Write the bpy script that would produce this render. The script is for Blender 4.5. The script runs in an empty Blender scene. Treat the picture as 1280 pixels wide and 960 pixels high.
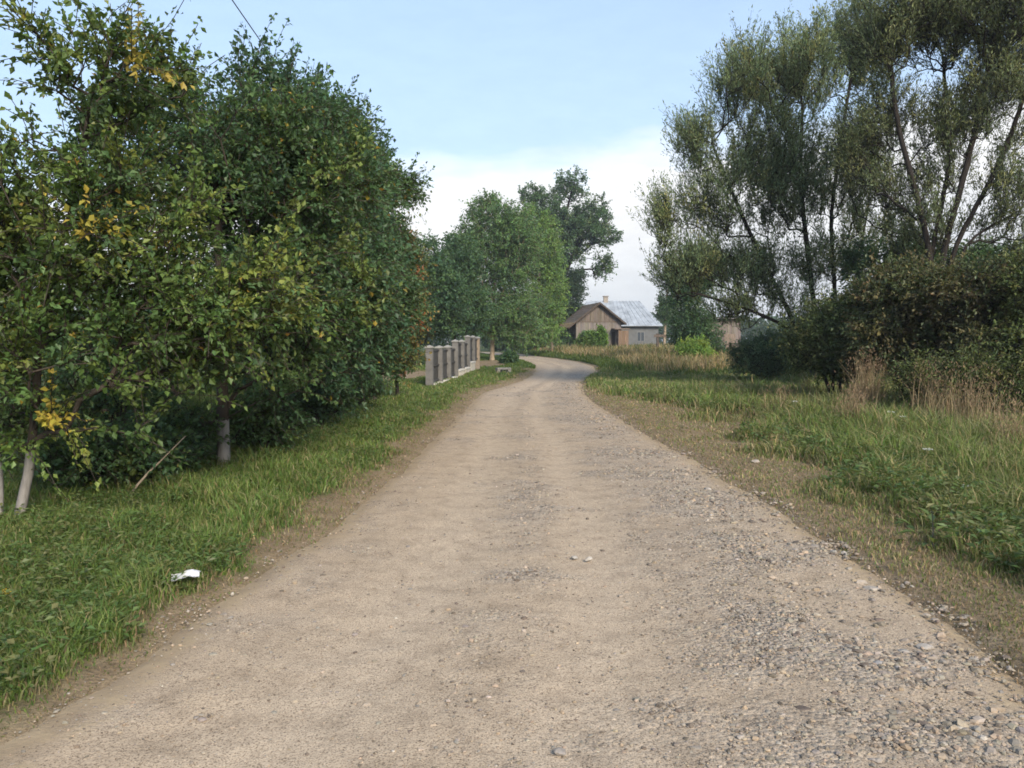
import bpy, math, random
import numpy as np
from mathutils import Vector
C = bpy.context.scene
COL = C.collection
# ------------------------------------------------------------------ camera calibration
F = 1004.0                      # focal length in photo pixels (1280 wide)
CAMH = 1.6
PITCH = math.atan(56 / F)
cp, sp = math.cos(PITCH), math.sin(PITCH)

def ray(u, v):
    x = (u - 640) / F; y = -(v - 480) / F
    return np.array([x, cp + y * sp, -sp + y * cp])

def G(u, v):                    # point on flat ground
    r = ray(u, v); t = -CAMH / r[2]
    return np.array([r[0] * t, r[1] * t, 0.0])

def P(u, v, d):                 # point at distance d down the road
    r = ray(u, v); t = d / r[1]
    return np.array([r[0] * t, d, CAMH + r[2] * t])

# ------------------------------------------------------------------ noise in numpy
def _hash(ix, iy, s):
    n = (ix * 374761393 + iy * 668265263 + s * 974634777) & 0x7fffffff
    n = ((n ^ (n >> 13)) * 1274126177) & 0x7fffffff
    n = (n ^ (n >> 16)) & 0xffffff
    return n / float(0xffffff)

def vnoise(x, y, s=0):
    x = np.asarray(x, float); y = np.asarray(y, float)
    ix = np.floor(x).astype(np.int64); iy = np.floor(y).astype(np.int64)
    fx = x - ix; fy = y - iy
    fx = fx * fx * (3 - 2 * fx); fy = fy * fy * (3 - 2 * fy)
    a = _hash(ix, iy, s); b = _hash(ix + 1, iy, s); c = _hash(ix, iy + 1, s); d = _hash(ix + 1, iy + 1, s)
    return (a * (1 - fx) + b * fx) * (1 - fy) + (c * (1 - fx) + d * fx) * fy

def fbm(x, y, s=0, o=4):
    r = 0; a = .5; t = 0
    x = np.asarray(x, float); y = np.asarray(y, float)
    for k in range(o):
        r = r + a * vnoise(x, y, s + k * 17); t += a; a *= .5; x = x * 2.03 + 3.1; y = y * 2.03 + 7.7
    return r / t

def sstep(a, b, x):
    t = np.clip((np.asarray(x, float) - a) / (b - a), 0, 1)
    return t * t * (3 - 2 * t)

# ------------------------------------------------------------------ mesh building
def build(name, V, faces, mat, parent=None, tint=None, smooth=False, loc=None):
    """faces: list of (M,k) int arrays; tint: list of (M,3) arrays (one colour per face)"""
    V = np.ascontiguousarray(V, dtype=np.float32)
    faces = [np.asarray(f, dtype=np.int32) for f in faces if len(f)]
    me = bpy.data.meshes.new(name)
    me.vertices.add(len(V)); me.vertices.foreach_set('co', V.ravel())
    nl = sum(f.size for f in faces); nf = sum(len(f) for f in faces)
    me.loops.add(nl); me.polygons.add(nf)
    me.loops.foreach_set('vertex_index', np.concatenate([f.ravel() for f in faces]))
    starts = []; o = 0
    for f in faces:
        k = f.shape[1]; starts.append(o + np.arange(len(f)) * k); o += f.size
    me.polygons.foreach_set('loop_start', np.concatenate(starts).astype(np.int32))
    me.polygons.foreach_set('use_smooth', np.full(nf, smooth, dtype=bool))
    me.update(calc_edges=True)
    if tint is not None:
        t = np.concatenate([np.asarray(c, dtype=np.float32).reshape(-1, 3) for c in tint if len(c)])
        a = me.attributes.new('tint', 'FLOAT_COLOR', 'FACE')
        a.data.foreach_set('color', np.hstack([t, np.ones((len(t), 1), np.float32)]).astype(np.float32).ravel())
    if mat: me.materials.append(mat)
    ob = bpy.data.objects.new(name, me); COL.objects.link(ob)
    if parent is not None: ob.parent = parent
    if loc is not None: ob.location = loc
    return ob

def vattr(ob, name, arr):
    a = ob.data.attributes.new(name, 'FLOAT', 'POINT'); a.data.foreach_set('value', np.asarray(arr, np.float32).ravel())

def tag(o, label=None, cat=None, group=None, kind=None):
    if label: o['label'] = label
    if cat: o['category'] = cat
    if group: o['group'] = group
    if kind: o['kind'] = kind
    return o

def thing(name, label, cat, loc=(0, 0, 0), rz=0, group=None):
    o = bpy.data.objects.new(name, None); COL.objects.link(o)
    o.empty_display_size = .2
    o.location = loc; o.rotation_euler = (0, 0, rz)
    return tag(o, label, cat, group)

class MB:
    """collects simple solids in one mesh, one colour per face"""
    def __init__(s): s.v = []; s.f = {3: [], 4: []}; s.t = {3: [], 4: []}; s.n = 0
    def add(s, V, fs, col=(.5, .5, .5)):
        V = np.asarray(V, float)
        for f in fs:
            s.f[len(f)].append([i + s.n for i in f]); s.t[len(f)].append(col)
        s.v.append(V); s.n += len(V)
    def hexa(s, V, col=(.5, .5, .5)):
        s.add(V, [(0, 3, 2, 1), (4, 5, 6, 7), (0, 1, 5, 4), (1, 2, 6, 5), (2, 3, 7, 6), (3, 0, 4, 7)], col)
    def box(s, x0, x1, y0, y1, z0, z1, col=(.5, .5, .5)):
        s.hexa([(x0, y0, z0), (x1, y0, z0), (x1, y1, z0), (x0, y1, z0), (x0, y0, z1), (x1, y0, z1), (x1, y1, z1), (x0, y1, z1)], col)
    def prism(s, poly, y0, y1, col=(.5, .5, .5)):      # polygon in xz, convex quad or tri
        k = len(poly)
        V = [(x, y0, z) for x, z in poly] + [(x, y1, z) for x, z in poly]
        fs = [tuple(range(k)), tuple(reversed(range(k, 2 * k)))] + [(i, k + i, k + (i + 1) % k, (i + 1) % k) for i in range(k)]
        s.add(V, fs, col)
    def build(s, name, mat, parent=None, loc=None):
        V = np.concatenate(s.v)
        return build(name, V, [np.array(s.f[k]) for k in (3, 4) if s.f[k]], mat, parent, [np.array(s.t[k]) for k in (3, 4) if s.t[k]], False, loc)

# ------------------------------------------------------------------ materials
def newmat(name):
    m = bpy.data.materials.new(name); m.use_nodes = True
    nt = m.node_tree; nt.nodes.clear()
    return m, nt, nt.nodes, nt.links

def N(nt, typ, **kw):
    n = nt.nodes.new(typ)
    for k, v in kw.items():
        if k.startswith('_'): setattr(n, k[1:], v)
        else: n.inputs[k].default_value = v
    return n

def ramp(nt, fac, stops):
    r = nt.nodes.new('ShaderNodeValToRGB')
    e = r.color_ramp.elements
    while len(e) < len(stops): e.new(.5)
    for i, (p, c) in enumerate(stops):
        e[i].position = p; e[i].color = (c[0], c[1], c[2], 1) if len(c) == 3 else c
    nt.links.new(fac, r.inputs[0])
    return r.outputs[0]

def mixc(nt, fac, a, b, blend='MIX'):
    m = nt.nodes.new('ShaderNodeMix'); m.data_type = 'RGBA'; m.blend_type = blend
    for s, i in ((fac, 0), (a, 6), (b, 7)):
        if hasattr(s, 'is_output'): nt.links.new(s, m.inputs[i])
        elif i == 0: m.inputs[0].default_value = s
        else: m.inputs[i].default_value = (s[0], s[1], s[2], 1)
    return m.outputs[2]

def math_(nt, op, a, b=None, clamp=False):
    m = nt.nodes.new('ShaderNodeMath'); m.operation = op; m.use_clamp = clamp
    for i, s in enumerate((a, b)):
        if s is None: continue
        if hasattr(s, 'is_output'): nt.links.new(s, m.inputs[i])
        else: m.inputs[i].default_value = s
    return m.outputs[0]

def leaf_mat(name, transl=.3, rough=.5, spec=.3):
    m, nt, ns, lk = newmat(name)
    at = N(nt, 'ShaderNodeAttribute', _attribute_name='tint')
    p = N(nt, 'ShaderNodeBsdfPrincipled', Roughness=rough)
    p.inputs['Specular IOR Level'].default_value = spec
    lk.new(at.outputs['Color'], p.inputs['Base Color'])
    t = N(nt, 'ShaderNodeBsdfTranslucent')
    lk.new(mixc(nt, .35, at.outputs['Color'], (.16, .20, .02)), t.inputs['Color'])
    mx = N(nt, 'ShaderNodeMixShader'); mx.inputs[0].default_value = transl
    lk.new(p.outputs[0], mx.inputs[1]); lk.new(t.outputs[0], mx.inputs[2])
    o = N(nt, 'ShaderNodeOutputMaterial'); lk.new(mx.outputs[0], o.inputs[0])
    return m

def tint_mat(name, rough=.8, scale=6., stretch=(1, 1, 1), amt=.5, bump=.3, spec=.2):
    """face colour broken up by noise and given a rough grain"""
    m, nt, ns, lk = newmat(name)
    at = N(nt, 'ShaderNodeAttribute', _attribute_name='tint')
    tc = N(nt, 'ShaderNodeTexCoord'); mp = N(nt, 'ShaderNodeMapping'); mp.inputs['Scale'].default_value = stretch
    lk.new(tc.outputs['Object'], mp.inputs[0])
    nz = N(nt, 'ShaderNodeTexNoise', Scale=scale, Detail=6., Roughness=.65); lk.new(mp.outputs[0], nz.inputs['Vector'])
    f = ramp(nt, nz.outputs['Fac'], [(.25, (1 - amt,) * 3), (.75, (1 + amt * .6,) * 3)])
    c = mixc(nt, 1.0, at.outputs['Color'], f, 'MULTIPLY')
    p = N(nt, 'ShaderNodeBsdfPrincipled', Roughness=rough); p.inputs['Specular IOR Level'].default_value = spec
    lk.new(c, p.inputs['Base Color'])
    b = N(nt, 'ShaderNodeBump', Strength=bump, Distance=.02); lk.new(nz.outputs['Fac'], b.inputs['Height']); lk.new(b.outputs[0], p.inputs['Normal'])
    o = N(nt, 'ShaderNodeOutputMaterial'); lk.new(p.outputs[0], o.inputs[0])
    return m

def bark_mat(name, c0, c1, wash=0.0, scale=9.):
    m, nt, ns, lk = newmat(name)
    tc = N(nt, 'ShaderNodeTexCoord'); mp = N(nt, 'ShaderNodeMapping'); mp.inputs['Scale'].default_value = (1, 1, .25)
    lk.new(tc.outputs['Object'], mp.inputs[0])
    nz = N(nt, 'ShaderNodeTexNoise', Scale=scale, Detail=7., Roughness=.7); lk.new(mp.outputs[0], nz.inputs['Vector'])
    c = ramp(nt, nz.outputs['Fac'], [(.3, c0), (.7, c1)])
    if wash:
        sx = N(nt, 'ShaderNodeSeparateXYZ'); lk.new(tc.outputs['Object'], sx.inputs[0])
        n2 = N(nt, 'ShaderNodeTexNoise', Scale=5., Detail=4.); lk.new(tc.outputs['Object'], n2.inputs['Vector'])
        h = math_(nt, 'ADD', sx.outputs[2], math_(nt, 'MULTIPLY', n2.outputs['Fac'], .3))
        gi = N(nt, 'ShaderNodeAttribute', _attribute_name='girth')
        k = math_(nt, 'MULTIPLY', math_(nt, 'LESS_THAN', h, wash + .15), math_(nt, 'GREATER_THAN', gi.outputs['Fac'], .03))
        wc = ramp(nt, nz.outputs['Fac'], [(.3, (.12, .108, .092)), (.5, (.22, .204, .184)), (.8, (.31, .29, .265))])
        c = mixc(nt, k, c, wc)
    p = N(nt, 'ShaderNodeBsdfPrincipled', Roughness=.9); p.inputs['Specular IOR Level'].default_value = .15
    lk.new(c, p.inputs['Base Color'])
    b = N(nt, 'ShaderNodeBump', Strength=.6, Distance=.02); lk.new(nz.outputs['Fac'], b.inputs['Height']); lk.new(b.outputs[0], p.inputs['Normal'])
    o = N(nt, 'ShaderNodeOutputMaterial'); lk.new(p.outputs[0], o.inputs[0])
    return m

def road_mat():
    m, nt, ns, lk = newmat('dirt_road')
    tc = N(nt, 'ShaderNodeTexCoord')
    ge = N(nt, 'ShaderNodeAttribute', _attribute_name='gravel')
    tr = N(nt, 'ShaderNodeAttribute', _attribute_name='track')
    big = N(nt, 'ShaderNodeTexNoise', Scale=.55, Detail=5., Roughness=.6); lk.new(tc.outputs['Object'], big.inputs['Vector'])
    mid = N(nt, 'ShaderNodeTexNoise', Scale=5., Detail=6., Roughness=.65); lk.new(tc.outputs['Object'], mid.inputs['Vector'])
    fine = N(nt, 'ShaderNodeTexNoise', Scale=55., Detail=4., Roughness=.7); lk.new(tc.outputs['Object'], fine.inputs['Vector'])
    vo = N(nt, 'ShaderNodeTexVoronoi', Scale=38.); vo.inputs['Randomness'].default_value = 1
    lk.new(tc.outputs['Object'], vo.inputs['Vector'])
    base = ramp(nt, big.outputs['Fac'], [(.3, (.36, .281, .196)), (.55, (.41, .322, .228)), (.75, (.345, .275, .202))])
    base = mixc(nt, math_(nt, 'MULTIPLY', tr.outputs['Fac'], .75), base, (.455, .365, .266))
    gcol = ramp(nt, mid.outputs['Fac'], [(.3, (.295, .248, .197)), (.7, (.385, .325, .256))])
    c = mixc(nt, math_(nt, 'MULTIPLY', ge.outputs['Fac'], .95, True), base, gcol)
    # single small pebbles: random brightness per cell, stronger where there is gravel
    peb = ramp(nt, vo.outputs['Color'], [(.0, (.62, .62, .63)), (.5, (1, 1, 1)), (1., (1.25, 1.24, 1.22))])
    pf = math_(nt, 'MULTIPLY_ADD', ge.outputs['Fac'], .6); pf.node.inputs[2].default_value = .22
    c = mixc(nt, pf, c, mixc(nt, 1., c, peb, 'MULTIPLY'))
    f1 = ramp(nt, fine.outputs['Fac'], [(.3, (.72, .71, .70)), (.5, (1, 1, 1)), (.75, (1.14, 1.13, 1.12))])
    c = mixc(nt, .75, c, f1, 'MULTIPLY')
    f2 = ramp(nt, mid.outputs['Fac'], [(.32, (.78, .77, .76)), (.5, (1, 1, 1)), (.7, (1.12, 1.12, 1.11))])
    c = mixc(nt, .95, c, f2, 'MULTIPLY')
    sp_ = N(nt, 'ShaderNodeTexNoise', Scale=130., Detail=2., Roughness=.6); lk.new(tc.outputs['Object'], sp_.inputs['Vector'])
    c = mixc(nt, .9, c, ramp(nt, sp_.outputs['Fac'], [(.37, (.36, .34, .32)), (.46, (.97, .97, .97)), (.6, (1.02, 1.02, 1.02)), (.72, (1.22, 1.21, 1.2))]), 'MULTIPLY')
    ed = N(nt, 'ShaderNodeAttribute', _attribute_name='edge')
    ef = math_(nt, 'ADD', ed.outputs['Fac'], math_(nt, 'MULTIPLY', math_(nt, 'SUBTRACT', mid.outputs['Fac'], .5), 1.5))
    ef = math_(nt, 'ADD', ef, math_(nt, 'MULTIPLY', math_(nt, 'SUBTRACT', fine.outputs['Fac'], .5), .8))
    ef = ramp(nt, ef, [(.35, (0, 0, 0)), (.8, (1, 1, 1))])
    c = mixc(nt, ef, c, ramp(nt, mid.outputs['Fac'], [(.3, (.24, .18, .115)), (.7, (.37, .285, .18))]))
    p = N(nt, 'ShaderNodeBsdfPrincipled', Roughness=.95); p.inputs['Specular IOR Level'].default_value = .12
    lk.new(c, p.inputs['Base Color'])
    h = math_(nt, 'ADD', math_(nt, 'MULTIPLY', fine.outputs['Fac'], .5), math_(nt, 'MULTIPLY', mid.outputs['Fac'], .45))
    h = math_(nt, 'SUBTRACT', h, math_(nt, 'MULTIPLY', math_(nt, 'MULTIPLY', vo.outputs['Distance'], ge.outputs['Fac']), 1.2))
    b = N(nt, 'ShaderNodeBump', Strength=.55, Distance=.025); lk.new(h, b.inputs['Height']); lk.new(b.outputs[0], p.inputs['Normal'])
    o = N(nt, 'ShaderNodeOutputMaterial'); lk.new(p.outputs[0], o.inputs[0])
    return m

def ground_mat():
    m, nt, ns, lk = newmat('soil_and_turf')
    tc = N(nt, 'ShaderNodeTexCoord')
    at = N(nt, 'ShaderNodeAttribute', _attribute_name='dry')
    mid = N(nt, 'ShaderNodeTexNoise', Scale=3., Detail=8., Roughness=.7); lk.new(tc.outputs['Object'], mid.inputs['Vector'])
    fine = N(nt, 'ShaderNodeTexNoise', Scale=40., Detail=4., Roughness=.7); lk.new(tc.outputs['Object'], fine.inputs['Vector'])
    green = ramp(nt, mid.outputs['Fac'], [(.3, (.045, .060, .020)), (.6, (.075, .095, .030)), (.8, (.10, .10, .045))])
    dry = ramp(nt, mid.outputs['Fac'], [(.3, (.165, .12, .075)), (.55, (.25, .187, .118)), (.75, (.32, .25, .165))])
    c = mixc(nt, at.outputs['Fac'], green, dry)
    f1 = ramp(nt, fine.outputs['Fac'], [(.3, (.6, .6, .6)), (.7, (1.25, 1.25, 1.2))])
    c = mixc(nt, .8, c, f1, 'MULTIPLY')
    p = N(nt, 'ShaderNodeBsdfPrincipled', Roughness=.95); p.inputs['Specular IOR Level'].default_value = .1
    lk.new(c, p.inputs['Base Color'])
    b = N(nt, 'ShaderNodeBump', Strength=.8, Distance=.03); lk.new(fine.outputs['Fac'], b.inputs['Height']); lk.new(b.outputs[0], p.inputs['Normal'])
    o = N(nt, 'ShaderNodeOutputMaterial'); lk.new(p.outputs[0], o.inputs[0])
    return m

M = dict(
    leaf=leaf_mat('leaf', .40, .48, .35), willow=leaf_mat('willow_leaf', .36, .5, .35), grass=leaf_mat('grass_blade', .36, .6, .2),
    dry=leaf_mat('dry_stalk', .15, .8, .1),
    bark=bark_mat('bark', (.028, .023, .018), (.075, .06, .046)),
    bark_wash=bark_mat('whitewashed_bark', (.028, .023, .018), (.075, .06, .046), .62),
    bark_dark=bark_mat('dark_bark', (.016, .0135, .0115), (.042, .034, .028)),
    bark_pale=bark_mat('pale_bark', (.20, .15, .10), (.36, .29, .21)),
    road=road_mat(), ground=ground_mat(),
    stone=tint_mat('stone', .9, 14., (1, 1, 1), .35, .4), concrete=tint_mat('concrete', .9, 5., (1, 1, 1), .35, .3),
    wood=tint_mat('weathered_wood', .85, 3., (6, 6, .5), .45, .3), metal=tint_mat('zinc_roof', .55, 1.1, (1, 1, 1), .45, .1, .5),
    iron=tint_mat('dark_metal', .6, 5., (1, 1, 1), .3, .1, .4), plaster=tint_mat('plaster', .9, 2., (1, 1, 1), .25, .1),
    paper=tint_mat('paper', .8, 9., (1, 1, 1), .1, .15), glass=tint_mat('window_glass', .1, 2., (1, 1, 1), .2, .0, .5),
)

# ------------------------------------------------------------------ road geometry
_Y = np.array([-12, 3.0, 4, 5, 6.3, 8, 11, 14, 17, 20, 24.3, 30, 35, 40, 48, 57, 65, 73, 83, 94, 100, 106, 114.])
_L = np.array([-2.5, -2.0, -1.75, -1.66, -1.5, -1.3, -1.18, -1.08, -1.0, -.92, -.72, .35, .95, 1.3, 1.45, 1.0, .1, -1.1, -2.4, -4.2, -9, -20, -44])
_R = np.array([2.0, 2.15, 2.28, 2.34, 2.38, 2.38, 2.3, 2.12, 2.03, 1.98, 2.0, 2.45, 3.3, 4.1, 4.75, 4.5, 3.6, 2.5, 1.1, -.4, -3, -9, -20])
def _smooth_tab(ya, va):
    q = np.linspace(-12, 114, 900); r = np.interp(q, ya, va)
    k = np.hanning(31); k /= k.sum(); r2 = np.convolve(np.pad(r, 15, mode='edge'), k, 'valid')
    w = sstep(4, 10, q); return q, r * (1 - w) + r2 * w
_q, _Ls = _smooth_tab(_Y, _L); _, _Rs = _smooth_tab(_Y, _R)
def Ledge(y): return np.interp(y, _q, _Ls)
def Redge(y): return np.interp(y, _q, _Rs)
PATHC = np.array([(3.6, 40.5), (4.1, 36.5), (4.8, 33.2), (6.2, 31.6), (9, 32.6), (13, 35), (17, 38)])
def seg_dist(x, y, pts):
    x = np.asarray(x, float); y = np.asarray(y, float); best = np.full(x.shape, 1e9)
    for a, b in zip(pts[:-1], pts[1:]):
        d = b - a; t = np.clip(((x - a[0]) * d[0] + (y - a[1]) * d[1]) / (d @ d), 0, 1)
        best = np.minimum(best, np.hypot(x - a[0] - t * d[0], y - a[1] - t * d[1]))
    return best
def sd_road(x, y): return np.maximum(Ledge(y) - x, x - Redge(y)) + (fbm(x * 1.3, y * .9, 5, 3) - .5) * .34 + (fbm(x * 6, y * 5, 6, 2) - .5) * .12
def sd_path(x, y): return seg_dist(x, y, PATHC) - .62
def sd_all(x, y): return np.minimum(sd_road(x, y), sd_path(x, y))
def H(x, y):
    s = sd_all(x, y)
    far = 1 - sstep(90, 130, np.abs(y))
    return (-.07 + .095 * sstep(-.15, .35, s) + sstep(.1, 1.2, s) * ((fbm(x * .8, y * .8, 9, 3) - .45) * .12)) * far + .04 * (1 - far)
def h1(x, y): return float(H(np.array([x]), np.array([y]))[0])

FENCE = [(-2.72 + .0647 * (y - 26.5), y) for y in 26.5 + 2.1 * np.arange(8)]
def dryness(x, y):
    s = sd_road(x, y); n = 1.5 * (fbm(x * 1.1, y * 1.1, 21, 4) - .5)
    right = x > (Ledge(y) + Redge(y)) / 2
    wr = np.interp(y, [2, 6, 10, 14, 18, 24, 30], [.6, .95, 1.35, 2.1, 2.2, .6, .35])
    wl = np.interp(y, [2, 6, 12, 22, 30, 40], [.32, .42, .75, .85, .9, .8])
    w = np.where(right, wr, wl)
    d = 1 - sstep(.55, 1.3, s / w + n * .9)
    # bare earth beside the last fence pillar and around the tree trunk
    e = np.hypot((x + 1.6) / 1.6, (y - 52) / 8.5)
    d = np.maximum(d, .95 * (1 - sstep(.7, 1.1, e + n * .5)))
    e2 = np.hypot((x + 5.6) / 2.3, (y - 35) / 6.0)
    d = np.maximum(d, 1.0 * (1 - sstep(.8, 1.1, e2)))
    return np.clip(d, 0, 1)

def axis(parts):
    out = []
    for a, b, st in parts: out += list(np.arange(a, b - 1e-6, st))
    return np.array(out + [parts[-1][1]])
def grow(a, b, s0, k=1.35):
    out = []; x = a; s = s0
    while x < b: out.append(x); x += s; s *= k
    return np.array(out + [b])

def grid_faces(nx, ny):
    i = np.arange(ny - 1)[:, None] * nx + np.arange(nx - 1)[None, :]
    i = i.ravel(); return np.stack([i, i + 1, i + nx + 1, i + nx], 1)

def make_ground():
    xs = np.concatenate([-grow(18, 700, 1)[::-1], axis([(-17.8, -4.5, .25), (-4.5, 5, .1), (5, 17.8, .25)]), grow(18, 700, 1)])
    ys = np.concatenate([-grow(4, 300, 1)[::-1], axis([(-3.5, 1.4, .4), (1.4, 20, .1), (20, 60, .25), (60, 118, .5)]), grow(119, 1500, 1.5)])
    X, Y = np.meshgrid(xs, ys)
    V = np.stack([X.ravel(), Y.ravel(), H(X.ravel(), Y.ravel())], 1)
    o = build('ground', V, [grid_faces(len(xs), len(ys))], M['ground'], smooth=True)
    vattr(o, 'dry', dryness(X.ravel(), Y.ravel()))
    return tag(o, kind='structure')

def across(x, y): return (x - (Ledge(y) + Redge(y)) / 2) / ((Redge(y) - Ledge(y)) / 2)
def tracks(x, y):
    t = across(x, y) + (fbm(x * .1, y * .18, 3, 2) - .5) * .3
    return np.exp(-((t + .5) / .2) ** 2) + .9 * np.exp(-((t - .08) / .15) ** 2)
def gravel(x, y):
    t = across(x, y)
    n = fbm(x * .95, y * 1.5, 33, 4); n2 = fbm(x * 2.1, y * 2.6, 51, 3)
    g = .8 * sstep(.54, .72, n) * (.2 + .9 * n2) * sstep(2.5, 5.5, y) + .85 * np.exp(-((t - .60) / .30) ** 2) * (.25 + .75 * sstep(.38, .58, n2 * .6 + n * .4))
    g = g + .45 * np.exp(-((t + .18) / .14) ** 2) * sstep(.4, .6, n2)
    g = g + .25 * sstep(.45, .7, fbm(x * 3.1, y * 3.6, 57, 3))
    return np.clip(g - .35 * tracks(x, y) * (1 - sstep(.6, .75, n)), 0, 1)

def make_road():
    ys = axis([(-12, 1.4, .4), (1.4, 20, .08), (20, 60, .25), (60, 114, .5)])
    k = 57; tt = np.linspace(0, 1, k)
    Lx = Ledge(ys) - .32; Rx = Redge(ys) + .32
    X = Lx[:, None] * (1 - tt) + Rx[:, None] * tt; Y = np.repeat(ys[:, None], k, 1)
    s = np.maximum(Ledge(Y) - X, X - Redge(Y))
    z = .004 - .05 * sstep(-.05, .32, s) - .022 * tracks(X, Y) + .02 * (fbm(X * 2.2, Y * 2.2, 71, 4) - .5) + .012 * gravel(X, Y) + .012 * (fbm(X * 9, Y * 9, 77, 3) - .5)
    V = np.stack([X.ravel(), Y.ravel(), z.ravel()], 1)
    o = build('road', V, [grid_faces(k, len(ys))], M['road'], smooth=True)
    vattr(o, 'edge', sstep(-.32, .22, s.ravel() + (fbm(X.ravel() * 1.3, Y.ravel() * .9, 5, 3) - .5) * .34)); vattr(o, 'gravel', gravel(X.ravel(), Y.ravel())); vattr(o, 'track', tracks(X.ravel(), Y.ravel()))
    return tag(o, kind='structure')

def make_path():
    q = np.linspace(0, len(PATHC) - 1, 90); i = np.arange(len(PATHC))
    cx = np.interp(q, i, PATHC[:, 0]); cy = np.interp(q, i, PATHC[:, 1])
    kk = np.hanning(15); kk /= kk.sum()
    cx = np.convolve(np.pad(cx, 7, mode='edge'), kk, 'valid'); cy = np.convolve(np.pad(cy, 7, mode='edge'), kk, 'valid')
    dx = np.gradient(cx); dy = np.gradient(cy); l = np.hypot(dx, dy); nx, ny = dy / l, -dx / l
    w = np.linspace(-.9, .9, 13)
    X = cx[:, None] + nx[:, None] * w; Y = cy[:, None] + ny[:, None] * w
    z = -.012 - .045 * sstep(.55, .9, np.abs(w))[None, :] + .02 * (fbm(X * 2, Y * 2, 91, 3) - .5)
    V = np.stack([X.ravel(), Y.ravel(), z.ravel()], 1)
    o = build('path', V, [grid_faces(13, 90)], M['road'], smooth=True)
    vattr(o, 'gravel', np.full(len(V), .2)); vattr(o, 'track', np.full(len(V), .5))
    return tag(o, kind='structure')

# ------------------------------------------------------------------ leaves and blades
def unit(v): return v / np.maximum(np.linalg.norm(v, axis=-1, keepdims=True), 1e-9)

def leaf_geo(B, D, Nn, Ln, W):
    """four-cornered folded leaves: base points, directions, normals, lengths, widths"""
    D = unit(D); S = unit(np.cross(D, Nn)); Nn = np.cross(S, D)
    Ln = Ln[:, None]; W = W[:, None]
    mid = B + D * Ln * .45
    V = np.stack([B, mid + S * W * .5 + Nn * W * .15, B + D * Ln - Nn * Ln * .12, mid - S * W * .5 + Nn * W * .15], 1).reshape(-1, 3)
    i = np.arange(len(B)) * 4
    Fq = np.concatenate([np.stack([i, i + 1, i + 2], 1), np.stack([i, i + 2, i + 3], 1)])
    return V, Fq

def vary(rng, base, n, amt=.25, hue=.12):
    base = np.broadcast_to(np.asarray(base, float), (n, 3)).copy()
    base *= (1 + (rng.random((n, 1)) - .5) * 2 * amt)
    base[:, 0] *= 1 + (rng.random(n) - .5) * 2 * hue
    base[:, 2] *= 1 + (rng.random(n) - .5) * 2 * hue
    return np.clip(base, .003, .9)

def wood_mesh(Pn, par, rad, main, sides_big=8):
    """tapered tubes along every parent-child edge of a skeleton"""
    idx = np.nonzero(par >= 0)[0]
    T = np.zeros_like(Pn); T[idx] = unit(Pn[idx] - Pn[par[idx]])
    roots = np.nonzero(par < 0)[0]
    for r in roots:
        ch = idx[par[idx] == r]
        T[r] = T[ch[0]] if len(ch) else (0, 0, 1)
    Vs, Fs, Rs, o = [], [], [], 0
    ref = np.array([.31, .93, .17])
    for lo, hi, k in ((.03, 9, sides_big), (.008, .03, 5), (0, .008, 3)):
        e = idx[(rad[idx] >= lo) & (rad[idx] < hi)]
        if not len(e): continue
        p = par[e]; ismain = main[p] == e
        ta = np.where(ismain[:, None], T[p], T[e]); ra = np.where(ismain, rad[p], np.minimum(rad[p], rad[e] * 1.3))
        rb = rad[e]; tb = T[e]
        ang = np.arange(k) * 2 * math.pi / k
        def ring(c, t, r):
            u = unit(np.cross(t, ref)); w = np.cross(t, u)
            return c[:, None, :] + r[:, None, None] * (u[:, None, :] * np.cos(ang)[None, :, None] + w[:, None, :] * np.sin(ang)[None, :, None])
        A = ring(Pn[p], ta, ra); B = ring(Pn[e], tb, rb)
        V = np.concatenate([A, B], 1).reshape(-1, 3)
        b = o + np.arange(len(e))[:, None] * 2 * k; j = np.arange(k); j2 = (j + 1) % k
        Fs.append(np.stack([b + j, b + j2, b + k + j2, b + k + j], 2).reshape(-1, 4))
        Vs.append(V); o += len(V)
        Rs.append(np.concatenate([np.repeat(ra[:, None], k, 1), np.repeat(rb[:, None], k, 1)], 1).ravel())
    wood_mesh.radius = np.concatenate(Rs)
    return np.concatenate(Vs), Fs

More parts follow.
